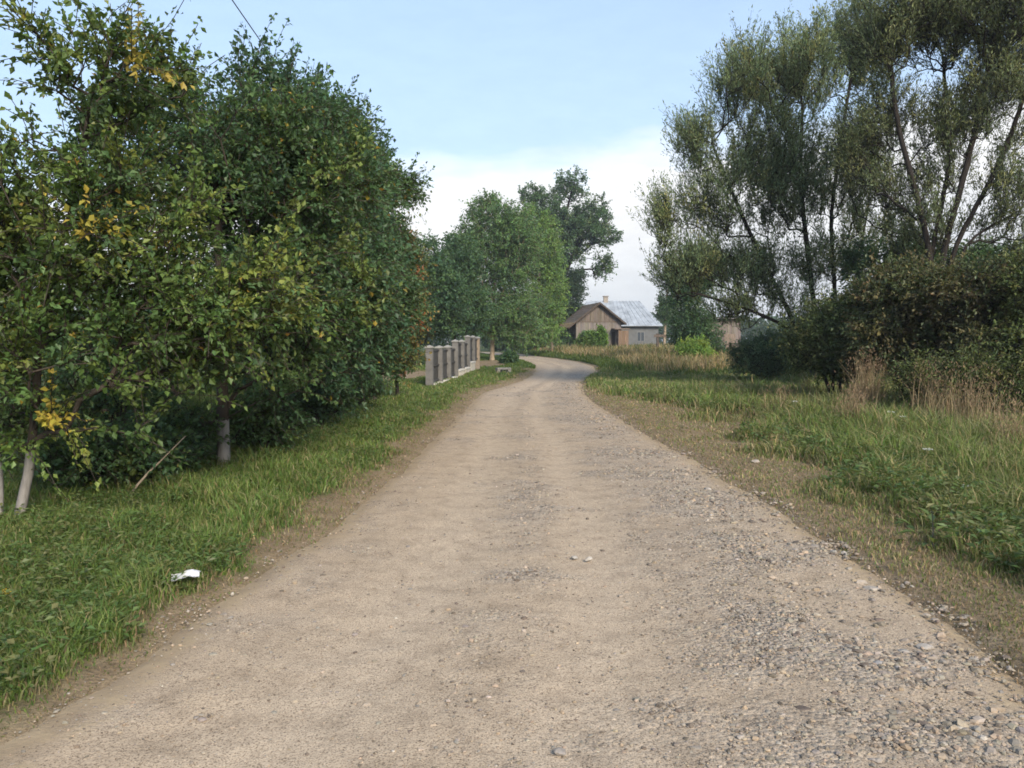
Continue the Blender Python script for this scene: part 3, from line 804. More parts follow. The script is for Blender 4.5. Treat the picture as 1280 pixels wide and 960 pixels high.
make_tree('fruit_tree', 'left fruit tree with thick whitewashed trunk, second from the front', b2,
    [LB_(300, 175, 10, 95, 85, 1.4), LB_(215, 200, 10.3, 115, 115, 1.5), LB_(370, 230, 10, 110, 110, 1.3), LB_(380, 360, 9.8, 100, 90, 1.2), LB_(300, 460, 9.8, 110, 70, 1.1), LB_(255, 515, 9.5, 80, 48, .9, 1.1), LB_(345, 505, 9.8, 70, 45, .9, 1.1), LB_(180, 400, 10.5, 110, 110, 1.4), LB_(235, 95, 10.2, 60, 40, .7, .6)],
    seed=4, shoots=.28, ncl=480, sub=7, lpt=17, sublen=(.25, .6), leaf=(.064, .046), gap=.27, palette=APPLE, bark='bark_wash', trunk_r=.075, fleck=.012, group=gl)
b3 = G(332, 560)
make_tree('fruit_tree', 'dark left fruit tree right behind the thick whitewashed trunk', b3,
    [LB_(355, 145, 12.3, 70, 68, 1.5), LB_(412, 238, 12.3, 68, 80, 1.4), LB_(430, 350, 12, 80, 90, 1.3), LB_(400, 450, 12, 80, 50, 1.1), LB_(330, 260, 12.8, 90, 110, 1.5)],
    seed=5, shoots=.5, ncl=520, sub=5, lpt=15, sublen=(.3, .65), leaf=(.072, .05), palette=DEEP, trunk_r=.075, fleck=.012, group=gl)
b4 = G(412, 530)
make_tree('fruit_tree', 'leafy left fruit tree with thin bare trunk, fourth in the row', b4,
    [LB_(420, 190, 15, 65, 60, 1.5), LB_(455, 282, 15, 50, 75, 1.5), LB_(465, 370, 14.8, 60, 80, 1.4), LB_(455, 440, 14.8, 55, 50, 1.2), LB_(395, 140, 15.3, 30, 30, .8, .6)],
    seed=6, shoots=.5, ncl=480, sub=5, lpt=14, sublen=(.3, .7), leaf=(.078, .055), palette=DEEP, trunk_r=.075, fleck=.012, group=gl)
b5 = G(468, 506)
make_tree('fruit_tree', 'left tree with crown leaning toward the road over the fence end', b5,
    [LB_(460, 228, 19, 40, 38, 1.3), LB_(502, 242, 18.8, 32, 18, .9, 1.4), LB_(455, 310, 19.8, 45, 55, 1.4), LB_(455, 420, 20.5, 30, 60, 1.3), LB_(440, 160, 19.5, 22, 24, .8, .7)],
    seed=7, shoots=.5, ncl=480, sub=5, lpt=14, sublen=(.3, .75), leaf=(.09, .06), palette=APPLE[:3], trunk_r=.075, fleck=.012, group=gl)
b6 = G(497, 498)
make_tree('autumn_tree', 'small tree with orange and red leaves before the first fence pillar', b6,
    [LB_(488, 318, 20.8, 38, 48, 1.0), LB_(506, 385, 20.8, 29, 58, 1.0), LB_(492, 442, 20.8, 38, 38, 1.0), LB_(462, 395, 20.5, 32, 60, .9), LB_(512, 330, 21, 16, 34, .6)],
    seed=8, shoots=.28, ncl=380, sub=5, lpt=13, sublen=(.25, .6), leaf=(.085, .06), trunk_r=.05,
    palette=(((.050, .075, .026), 5), ((.085, .088, .03), 2.4), ((.18, .08, .03), .5), ((.26, .06, .028), .2), ((.14, .10, .032), 1)))
# second row, seen between the first
go = 'trees of the second row in the left orchard'
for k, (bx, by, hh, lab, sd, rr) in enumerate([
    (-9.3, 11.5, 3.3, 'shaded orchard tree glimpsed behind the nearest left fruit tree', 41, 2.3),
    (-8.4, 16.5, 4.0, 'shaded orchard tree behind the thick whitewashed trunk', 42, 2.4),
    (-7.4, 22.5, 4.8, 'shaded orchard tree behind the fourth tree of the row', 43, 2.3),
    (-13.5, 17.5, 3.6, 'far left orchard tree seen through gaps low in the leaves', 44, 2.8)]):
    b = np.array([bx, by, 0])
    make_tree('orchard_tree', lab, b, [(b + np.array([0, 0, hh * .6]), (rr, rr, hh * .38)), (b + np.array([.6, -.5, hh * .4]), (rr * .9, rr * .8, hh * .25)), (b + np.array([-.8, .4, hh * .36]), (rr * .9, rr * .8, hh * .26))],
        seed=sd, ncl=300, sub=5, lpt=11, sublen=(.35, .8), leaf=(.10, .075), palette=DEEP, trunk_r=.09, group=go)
# low growth between the trunks
gs = 'low shrubs under the left fruit trees'
for k, (u, v, d, ru, rv, lab, sd) in enumerate([
    (330, 555, 11.0, 55, 40, 'low leafy shrub just right of the whitewashed trunk', 51), (215, 565, 9.6, 55, 40, 'low leafy shrub left of the thick whitewashed trunk', 52),
    (400, 510, 14.0, 45, 35, 'low shrub around the thin bare trunk', 53), (450, 480, 18.0, 35, 28, 'low shrub under the leaning left tree', 54), (60, 520, 11.5, 110, 60, 'shaded thicket low behind the nearest left tree', 55),
    (110, 585, 8.3, 60, 42, 'yellow-green low bush beside the thin whitewashed stems', 57), (190, 600, 8.6, 45, 30, 'small low bush near the leaning dead stick', 58),
    (150, 500, 13, 90, 60, 'dark undergrowth bush deep between the left trees', 56)]):
    b = np.array([P(u, v, d)[0], d, 0])
    make_tree('shrub', lab, b, [(np.array([b[0], b[1], rv * d / F]), (ru * d / F, .7, rv * d / F))], cat='shrub', seed=sd, ncl=110, sub=4, lpt=11, sublen=(.15, .4), leaf=(.06, .042),
        palette=APPLE, trunk_r=.03, attach_z=.0, group=gs, stems=[[b, b + np.array([.1 * i - .1, .05 * i, rv * d / F])] for i in range(3)], trunk_name='stems', crown_name='foliage')

# ------------------------------------------------------------------ trees by the fence and bend
FAR1 = (((.030, .062, .030), 3), ((.040, .075, .032), 3), ((.048, .085, .032), 1))
FAR2 = (((.060, .105, .026), 3), ((.078, .125, .030), 3), ((.050, .09, .026), 1.5))
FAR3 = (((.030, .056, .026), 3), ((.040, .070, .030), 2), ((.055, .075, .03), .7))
bd = np.array([-5.6, 47, 0])
make_tree('garden_tree', 'dark bushy tree behind the first fence pillars', bd, [LB_(535, 345, 47, 34, 50, 2.2), LB_(555, 385, 46, 38, 45, 2.2), LB_(525, 400, 47, 30, 40, 2)],
    seed=61, ncl=420, sub=5, lpt=12, sublen=(.4, 1.0), leaf=(.16, .11), palette=FAR1, trunk_r=.14, up=.5)
bd = np.array([-3.9, 53, 0])
make_tree('garden_tree', 'dark tree behind the middle fence pillars beside the tall ash', bd, [LB_(575, 335, 53, 28, 45, 2.2), LB_(585, 390, 52, 32, 38, 2.2), LB_(560, 370, 53, 26, 45, 2)],
    seed=62, ncl=420, sub=5, lpt=12, sublen=(.4, 1.0), leaf=(.17, .115), palette=FAR1, trunk_r=.14, up=.5)
ba = G(615, 451)
make_tree('roadside_tree', 'dense dark green tree with pale trunk at the end of the fence', ba,
    [LB_(612, 278, 60, 36, 34, 2.4), LB_(588, 315, 60, 26, 40, 2.4), LB_(645, 295, 60, 36, 40, 2.6), LB_(600, 335, 60, 42, 55, 3), LB_(640, 320, 60, 36, 50, 3), LB_(605, 392, 59, 46, 36, 3), LB_(645, 395, 60, 38, 40, 2.6), LB_(628, 415, 60.5, 26, 18, 2.4), LB_(610, 255, 60, 14, 12, 1.2)],
    seed=63, ncl=1150, sub=5, lpt=13, sublen=(.5, 1.1), leaf=(.19, .10), palette=FAR1[1:] + (((.055, .098, .03), 2),), gain=1.2, trunk_r=.17, bark='bark_pale', attach_z=1.6, droop=.5)
bb = np.array([3.9, 77, 0])
make_tree('roadside_tree', 'light green tree with slim pale trunk across the road bend', bb,
    [LB_(662, 310, 76, 38, 50, 3), LB_(684, 310, 76, 22, 34, 2.4), LB_(682, 375, 76, 30, 44, 3), LB_(655, 400, 75, 32, 36, 2.8), LB_(680, 415, 75, 26, 20, 2.4), LB_(694, 340, 76, 14, 22, 1.8), LB_(640, 300, 76, 18, 26, 2)],
    seed=64, ncl=800, sub=5, lpt=13, sublen=(.6, 1.3), leaf=(.22, .12), gain=1.25, palette=FAR2, trunk_r=.17, bark='bark_pale', attach_z=2.4, droop=.5)
bc = np.array([5.3, 96, 0])
make_tree('tall_tree', 'tall airy tree with sky gaps towering behind the road bend', bc,
    [LB_(678, 265, 96, 24, 26, 2.5), LB_(712, 238, 96, 22, 22, 2), LB_(735, 285, 96, 28, 28, 3), LB_(705, 300, 96, 28, 38, 3), LB_(752, 262, 96, 10, 12, 1.2), LB_(762, 298, 96, 12, 10, 1.4), LB_(752, 335, 96, 13, 14, 1.6), LB_(660, 245, 96, 13, 12, 1.2), LB_(690, 340, 96, 25, 30, 2.5)],
    seed=65, shoots=.28, reach=0, gain=1.45, ncl=640, sub=5, lpt=13, sublen=(.6, 1.3), leaf=(.25, .16), palette=FAR3, trunk_r=.3, gap=.22, attach_z=5, up=.5, bark='bark_dark', tip=.012,
    stems=[[bc, P(690, 380, 96), P(694, 330, 96), P(705, 280, 96), P(715, 235, 96)], [bc, P(688, 380, 96), P(686, 330, 96), P(672, 270, 96)], [bc, P(694, 370, 96), P(715, 320, 96), P(745, 275, 96)]])
bc2 = np.array([6.8, 93, 0])
make_tree('dark_tree', 'dark narrow tree just left of the barn', bc2, [LB_(713, 365, 93, 18, 30, 1.8), LB_(708, 400, 93, 26, 24, 2), LB_(722, 345, 93, 10, 10, 1)],
    seed=66, ncl=330, sub=5, lpt=12, sublen=(.5, 1.1), leaf=(.25, .14), palette=(((.022, .042, .024), 1), ((.03, .052, .028), 1)), trunk_r=.2, bark='bark_dark')
gb = 'bushes along the far bend'
for k, (u, v, d, ru, rv, lab, sd, pal) in enumerate([
    (660, 426, 88, 26, 14, 'shadowy dark bush at the outside of the bend', 71, FAR3), (700, 424, 86, 24, 14, 'mid green bush left of the barn weeds', 72, FAR1),
    (735, 424, 80, 16, 11, 'low olive bush before the barn plank wall', 73, FAR2), (751, 421, 76, 6, 11, 'bright green upright bush in front of the barn porch', 74, (((.09, .15, .03), 1), ((.07, .125, .028), 1))),
    (636, 453, 52, 7, 7, 'small dark bush in the grass inside the bend', 75, FAR1), (625, 428, 104, 26, 16, 'dark bush closing the end of the road', 76, FAR3)]):
    c = P(u, v, d); b = np.array([c[0], d, 0]); top = c[2] + rv * d / F
    make_tree('bush', lab, b, [(np.array([b[0], b[1], top * .5]), (ru * d / F, max(.4, ru * d / F * .6), top * .52))], cat='bush', seed=sd, ncl=120, sub=4, lpt=12, sublen=(.2, .5), leaf=(.12 + .0015 * d, .07 + .001 * d),
        palette=pal, trunk_r=.05, attach_z=0., group=gb, stems=[[b, b + np.array([.15 * i - .15, .05 * i, top * .6])] for i in range(3)], trunk_name='stems', crown_name='foliage')

# ------------------------------------------------------------------ right-hand willows and shrubs
WIL = (((.058, .074, .036), 3), ((.072, .085, .040), 3), ((.048, .066, .036), 2), ((.10, .10, .04), .8))
WIL2 = (((.048, .058, .030), 3), ((.062, .072, .034), 3), ((.085, .088, .038), 1.2))
w1 = np.array([P(1030, 460, 26)[0], 26, 0])
make_tree('willow_tree', 'big grey-green willow with several dark stems, left of the right-hand pair', w1,
    [LB_(868, 190, 26, 30, 45, 1.6), LB_(925, 120, 26, 45, 55, 2.0), LB_(1000, 100, 26.5, 52, 60, 2.4), LB_(1070, 80, 27.5, 45, 70, 2.2), LB_(900, 260, 26, 55, 55, 2), LB_(832, 285, 26, 28, 38, 1.4, .8), LB_(970, 230, 26, 70, 80, 2.3),
     LB_(1050, 230, 26.5, 60, 80, 2.2, .6), LB_(860, 345, 26, 52, 40, 1.8), LB_(950, 345, 26, 65, 40, 2), LB_(1040, 340, 26, 50, 35, 1.6, .7), LB_(915, 395, 25.6, 42, 26, 1.3, 1.), LB_(985, 390, 25.5, 35, 26, 1.3, .8), LB_(1090, 300, 26, 45, 50, 1.6, .6)],
    stems=[[w1, P(1020, 400, 26), P(1010, 320, 26), P(1000, 230, 26.2), P(1003, 130, 26.4)], [w1 + np.array([.25, .1, 0]), P(1045, 370, 26), P(1037, 280, 26.3), P(1050, 180, 26.8), P(1065, 90, 27)],
           [w1 + np.array([-.2, -.1, 0]), P(985, 385, 25.8), P(950, 320, 25.8), P(915, 240, 25.9), P(890, 180, 26)], [w1 + np.array([-.3, -.2, 0]), P(1000, 415, 25.5), P(930, 384, 25.4), P(865, 365, 25.5)],
           [w1 + np.array([.4, .2, 0]), P(1068, 360, 26.4), P(1085, 260, 26.8), P(1095, 170, 27.2)]],
    seed=81, shoots=.4, ncl=1250, sub=6, lpt=18, align=.38, sublen=(.5, 1.25), leaf=(.115, .034), palette=WIL, reach=.1, gain=1.85, mat='willow', bark='bark_dark', trunk_r=.078, tip=.004, up=1.2, droop=-.1, spread=.36, gap=.2, attach_z=1.6, shell=.55)
w2 = np.array([P(1168, 440, 20)[0], 20, 0])
make_tree('willow_tree', 'tall willow at the right edge with bare forked limbs showing', w2,
    [LB_(1105, 60, 20.5, 45, 60, 1.6), LB_(1165, 40, 20.5, 55, 60, 1.8), LB_(1235, 30, 20, 55, 80, 2), LB_(1300, 30, 20, 60, 100, 2), LB_(1240, 130, 20, 60, 40, 1.6), LB_(1115, 150, 21, 36, 45, 1.3, .7), LB_(1150, -50, 20.5, 60, 50, 1.8), LB_(1260, -60, 20, 80, 60, 2),
     LB_(1110, 260, 21, 36, 55, 1.2, .5), LB_(1290, 300, 19.5, 40, 40, 1.3, .7), LB_(1185, 170, 20.5, 50, 50, 1.4, .8), LB_(1165, 235, 20.8, 40, 40, 1.4, .6), LB_(1290, 195, 19.8, 40, 35, 1.4, .5), LB_(1075, 200, 21.5, 40, 60, 1.4, .8), LB_(1265, 240, 19.6, 45, 40, 1.3, .8), LB_(1225, 290, 20.3, 40, 35, 1.3, .7), LB_(1150, 300, 20.6, 40, 40, 1.3, .7)],
    stems=[[w2, P(1166, 335, 20), P(1148, 250, 20.2), P(1122, 160, 20.5), P(1110, 60, 20.6), P(1120, -30, 20.6)], [w2 + np.array([.15, 0, 0]), P(1174, 330, 20), P(1205, 220, 20), P(1232, 110, 20), P(1250, 0, 20)],
           [w2 + np.array([.3, .05, 0]), P(1184, 322, 19.9), P(1238, 228, 19.8), P(1275, 140, 19.8), P(1300, 50, 19.8)], [w2 + np.array([.3, -.1, 0]), P(1195, 310, 19.7), P(1255, 272, 19.5), P(1330, 255, 19.4)],
           [w2 + np.array([-.1, .1, 0]), P(1160, 330, 20.2), P(1190, 200, 20.6), P(1180, 90, 20.8)]],
    seed=82, shoots=.4, ncl=1250, sub=6, lpt=17, align=.38, sublen=(.45, 1.1), leaf=(.10, .030), palette=WIL2, reach=.1, gain=1.75, mat='willow', bark='bark_dark', trunk_r=.072, tip=.004, up=1.1, droop=-.1, spread=.38, gap=.18, attach_z=2.6, shell=.55)
s1 = np.array([P(852, 440, 46)[0], 46, 0])
make_tree('small_tree', 'dark round small tree between the house and the willow', s1, [LB_(862, 365, 46, 28, 40, 1.4), LB_(878, 335, 46, 34, 32, 1.5), LB_(864, 412, 46, 34, 36, 1.5), LB_(880, 428, 45.8, 26, 30, 1.4)],
    stems=[[s1, P(852, 400, 46), P(848, 350, 46)], [s1 + np.array([.1, 0, 0]), P(868, 400, 46), P(880, 335, 46)], [s1, P(845, 430, 46), P(840, 405, 46)], [s1, P(870, 432, 46), P(888, 415, 46)]], attach_z=0.,
    seed=83, ncl=460, sub=5, lpt=13, sublen=(.35, .95), leaf=(.15, .07), palette=FAR1, trunk_r=.1)
s2 = np.array([P(830, 440, 82)[0], 82, 0])
make_tree('birch_tree', 'thin pale-stemmed birch right of the metal-roofed house', s2, [LB_(832, 385, 82, 12, 22, 1.4), LB_(838, 350, 82, 10, 18, 1.2)],
    seed=84, ncl=150, sub=5, lpt=11, sublen=(.4, .9), leaf=(.2, .11), palette=FAR1, trunk_r=.14, bark='bark_pale')
BRN = (((.050, .058, .026), 3), ((.075, .066, .030), 3), ((.088, .063, .032), 1.2), ((.042, .055, .025), 2))
OLV = (((.060, .075, .026), 3), ((.085, .088, .030), 2), ((.045, .062, .022), 2))
gh = 'shrubs of the right-hand thicket'
def shrub(u, d, lobes, lab, sd, pal, ncl, leaf, name='shrub'):
    b = np.array([P(u, 440, d)[0], d, 0])
    tops = [P(l[0], l[1] - l[4] * .3, l[2]) for l in lobes]
    make_tree(name, lab, b, [LB_(*l) for l in lobes], cat='shrub', seed=sd, ncl=ncl, sub=5, lpt=13, sublen=(.22, .6), leaf=leaf, palette=pal, trunk_r=.04, attach_z=0., group=gh, bark='bark_dark', gain=1.2, gap=.22, shoots=.12, shootlen=(.3, .7),
        stems=[[b + np.array([.12 * i, 0, 0]), (b + t) / 2 + np.array([0, 0, .1]), t] for i, t in enumerate(tops)], kpath=.25, up=.3, trunk_name='stems', crown_name='foliage')
shrub(950, 28.5, [(952, 448, 28.5, 44, 30, 1.3), (985, 440, 28.5, 30, 34, 1.2)], 'low dark blue-green bush left of the tall thicket', 91, (((.042, .075, .042), 3), ((.055, .088, .045), 2)), 330, (.09, .045))
shrub(868, 42, [(868, 443, 42, 24, 18, 1.0), (880, 448, 42, 14, 14, .8)], 'bright yellow-green bush in the dry field', 92, (((.10, .155, .03), 2), ((.075, .13, .028), 2), ((.14, .17, .035), 1)), 220, (.13, .06))
shrub(1040, 18, [(1050, 410, 18, 45, 50, 1.2), (1015, 430, 18.5, 35, 45, 1.1), (1060, 450, 17.6, 40, 38, 1.0)], 'dark green shrub at the left end of the thicket', 93, (((.050, .066, .028), 3), ((.066, .080, .032), 2), ((.085, .088, .034), 1.5)), 430, (.075, .045))
shrub(1130, 16.5, [(1125, 375, 16.5, 60, 48, 1.3), (1110, 430, 16.5, 55, 45, 1.2), (1165, 420, 16, 45, 50, 1.1)], 'brown-green shrub in the middle of the thicket', 94, BRN, 560, (.07, .045))
shrub(1225, 15, [(1210, 375, 15.2, 60, 50, 1.3), (1255, 390, 15, 50, 60, 1.3), (1225, 440, 14.6, 65, 45, 1.1)], 'rusty brown shrub at the right end of the thicket', 95, BRN, 600, (.065, .042))
shrub(1320, 14, [(1310, 360, 14, 60, 70, 1.2), (1300, 450, 13.6, 60, 60, 1.1)], 'dark shrub cut by the right edge of the picture', 96, OLV, 420, (.065, .042))
shrub(1185, 13.8, [(1180, 478, 13.8, 60, 36, .8), (1240, 480, 13.4, 60, 40, .8)], 'olive waist-high weeds at the foot of the brown shrubs', 97, OLV, 330, (.07, .022), 'tall_weeds')
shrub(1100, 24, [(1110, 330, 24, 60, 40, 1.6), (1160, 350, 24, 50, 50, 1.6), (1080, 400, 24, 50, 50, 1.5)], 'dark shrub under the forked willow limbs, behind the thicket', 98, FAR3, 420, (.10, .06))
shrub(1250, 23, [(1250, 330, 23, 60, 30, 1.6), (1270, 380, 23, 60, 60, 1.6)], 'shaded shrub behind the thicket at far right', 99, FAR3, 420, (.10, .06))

# ------------------------------------------------------------------ garden fence
def make_fence():
    root = thing('garden_fence', 'stepped garden fence of grey block pillars with dark panels and cream base', 'fence', (FENCE[0][0], FENCE[0][1], 0), 0)
    o = np.array(FENCE[0]); rng = np.random.default_rng(7)
    tops = [1.40, 1.37, 1.37, 1.58, 1.57, 1.78, 1.77, 1.73]; pt = [.10, .10, .10, .33, .33, .54, .54]
    ang = -math.atan(.0647)
    ca, sa = math.cos(ang), math.sin(ang)
    def place(ob, x, y): ob.location = (x - o[0], y - o[1], 0); ob.rotation_euler = (0, 0, ang)
    for i, (x, y) in enumerate(FENCE):
        m = MB(); z = -.06; hw = .115; top = tops[i] - .09
        grey = (.15, .143, .13) if i < 7 else (.30, .235, .17)
        while z < top - 1e-3:
            z1 = min(z + .2, top); q = rng.uniform(.9, 1.1); c = tuple(a * q for a in grey)
            m.box(-hw, hw, -hw, hw, z, z1, c)
            z = z1
        po = m.build('pillar', M['concrete'], root); place(po, x, y)
        c = MB(); w = .145; zt = top
        c.box(-w, w, -w, w, zt, zt + .045, (.27, .26, .235))
        c.add([(-w + .01, -w + .01, zt + .044), (w - .01, -w + .01, zt + .044), (w - .01, w - .01, zt + .044), (-w + .01, w - .01, zt + .044), (0, 0, zt + .105)], [(0, 1, 4), (1, 2, 4), (2, 3, 4), (3, 0, 4)], (.27, .26, .235))
        c.build('cap', M['concrete'], po)
    for i in range(7):
        x, y = FENCE[i]; mx, my = FENCE[i][0] + .0647 * 1.05, FENCE[i][1] + 1.05
        if i < 6:
            m = MB(); z = -.1; k = 0
            m.box(-.13, .13, -1.05 + .117, 1.05 - .117, -.1, pt[i] - .05, (.56, .50, .40))
            m.box(-.155, .155, -1.05 + .117, 1.05 - .117, pt[i] - .0495, pt[i], (.62, .58, .50))
            place(m.build('base_wall', M['concrete'], root), mx, my)
        m = MB(); zt = tops[i] - .13; zb = pt[i] + .03
        for z in (zb + .05, (zb + zt) / 2, zt - .05): m.box(-.02, .02, -.93, .93, z - .02, z + .02, (.05, .047, .043))
        for q in np.arange(-.89, .90, .074): m.box(-.035, -.0205, q - .03, q + .03, zb, zt - rng.uniform(0, .015), tuple(np.array((0.04, .037, .033)) * rng.uniform(.8, 1.25)))
        place(m.build('panel', M['iron'], root), mx, my)
make_fence()
# culvert
cv = G(629, 468)
t = thing('culvert', 'small concrete culvert slab over a dark pipe in the grass', 'culvert', (cv[0], cv[1], h1(cv[0], cv[1])), .5)
m = MB(); m.box(-.35, .35, -.12, .12, .18, .26, (.30, .28, .245)); m.build('slab', M['concrete'], t)
m = MB()
m.box(-.34, -.2, -.1, .1, -.1, .179, (.30, .27, .23)); m.build('side_wall', M['concrete'], t); m = MB(); m.box(.2, .34, -.1, .1, -.1, .179, (.30, .27, .23)); m.build('side_wall', M['concrete'], t)
ang = np.arange(16) * 2 * math.pi / 16; V = []
for yy, rr in ((-.11, .15), (.5, .15), (-.11, .12), (.5, .12)): V += [(math.cos(a) * rr, yy, .04 + math.sin(a) * rr) for a in ang]
j = np.arange(16); j2 = (j + 1) % 16
fs = np.concatenate([np.stack([j, j2, 16 + j2, 16 + j], 1), np.stack([32 + j, 48 + j, 48 + j2, 32 + j2], 1), np.stack([j, 32 + j, 32 + j2, j2], 1)])
build('pipe', np.array(V), [fs], M['concrete'], t, [np.full((len(fs), 3), .09)])

# ------------------------------------------------------------------ buildings
def plank_col(rng, base, a=.28): return tuple(np.clip(np.array(base) * rng.uniform(1 - a, 1 + a) * np.array([1, rng.uniform(.95, 1.03), rng.uniform(.9, 1.05)]), 0, 1))
def make_barn():
    rng = np.random.default_rng(9)
    root = thing('wooden_barn', 'weathered grey plank barn with steep gable facing the road', 'barn', (9.15, 85, 0), .125)
    W, D, E, A = 2.42, 8.5, 3.45, 5.35
    grey = (.185, .163, .142)
    m = MB(); x = -W
    while x < W - 1e-3:                                   # lower boards
        w = min(rng.uniform(.15, .22), W - x); m.box(x + .004, x + w - .004, -.03 - rng.uniform(0, .012), .03, 0, E, plank_col(rng, grey, .18)); x += w
    m.box(-W, W, -.07, -.045, E - .06, E + .03, (.15, .115, .085))
    y = 0
    while y < D - 1e-3:
        w = min(.25, D - y)
        for s in (-1, 1): m.box(s * W - .03, s * W + .03, y + .035, y + w + .03, 0, E, plank_col(rng, (.15, .125, .10), .2))
        y += w
    m.box(-W, W, D + .035, D + .08, 0, E, grey)
    m.build('wall', M['wood'], root)
    g = MB(); x = -W - .1; sl = (A - E) / W
    while x < W + .1 - 1e-3:
        w = min(rng.uniform(.15, .22), W + .1 - x); x1 = x + w
        za = E + (W - abs(x)) * sl; zb = E + (W - abs(x1)) * sl
        if min(za, zb) > E - .3:
            g.prism([(x + .004, E + .032), (x1 - .004, E + .032), (x1 - .004, max(zb, E + .04)), (x + .004, max(za, E + .04))], -.085 - rng.uniform(0, .012), -.035, plank_col(rng, (.155, .128, .105), .25))
        x = x1
    g.build('gable', M['wood'], root)
    r = MB(); ov = .95; t = .09
    for s in (-1, 1):
        x0, z0 = 0, A + .12; ovs = ov if s < 0 else .45
        x1, z1 = s * (W + ovs), A + .12 - (W + ovs) * sl
        for k in range(9):
            xa = x0 + (x1 - x0) * k / 9; xb = x0 + (x1 - x0) * (k + 1) / 9; za = z0 + (z1 - z0) * k / 9; zb = z0 + (z1 - z0) * (k + 1) / 9
            c = plank_col(rng, (.13, .10, .075) if k < 7 else (.22, .155, .075), .15)
            r.hexa([(xa, -.55, za - t), (xb, -.55, zb - t), (xb, D + .4, zb - t), (xa, D + .4, za - t), (xa, -.55, za), (xb, -.55, zb + .02), (xb, D + .4, zb + .02), (xa, D + .4, za)] if s > 0 else
                   [(xb, -.55, zb - t), (xa, -.55, za - t), (xa, D + .4, za - t), (xb, D + .4, zb - t), (xb, -.55, zb + .02), (xa, -.55, za), (xa, D + .4, za), (xb, D + .4, zb + .02)], c)
    r.build('roof', M['wood'], root)
    f = MB()
    for s in (-1, 1):
        x1 = s * (W + (ov if s < 0 else .45)); z1 = A + .12 - abs(x1) * sl
        pts = [(0, A - .06), (x1, z1 - .16), (x1, z1 + .06), (0, A + .15)]
        f.prism(pts if s > 0 else pts[::-1], -.60, -.553, (.085, .065, .05))
    f.build('barge_board', M['wood'], root)
    p = MB()                                             # porch at the right corner
    p.box(1.35, 3.0, -1.5, -.09, 2.62, 2.74, (.17, .13, .10)); p.box(1.75, 1.83, -1.42, -1.34, 0, 2.62, (.12, .09, .07)); p.box(2.8, 2.88, -1.42, -1.34, 0, 2.62, (.2, .15, .11))
    x = 1.84
    while x < 2.79: p.box(x, x + .155, -1.40, -1.36, 0, 2.5, plank_col(rng, (.19, .13, .09), .2)); x += .16
    pp = p.build('porch', M['wood'], root)
    d = MB(); d.box(1.38, 1.74, -.14, -.09, .0, 2.4, (.035, .028, .022)); d.build('door', M['wood'], root)  # near-black slab stands for the open doorway, its darkness put into the colour
make_barn()

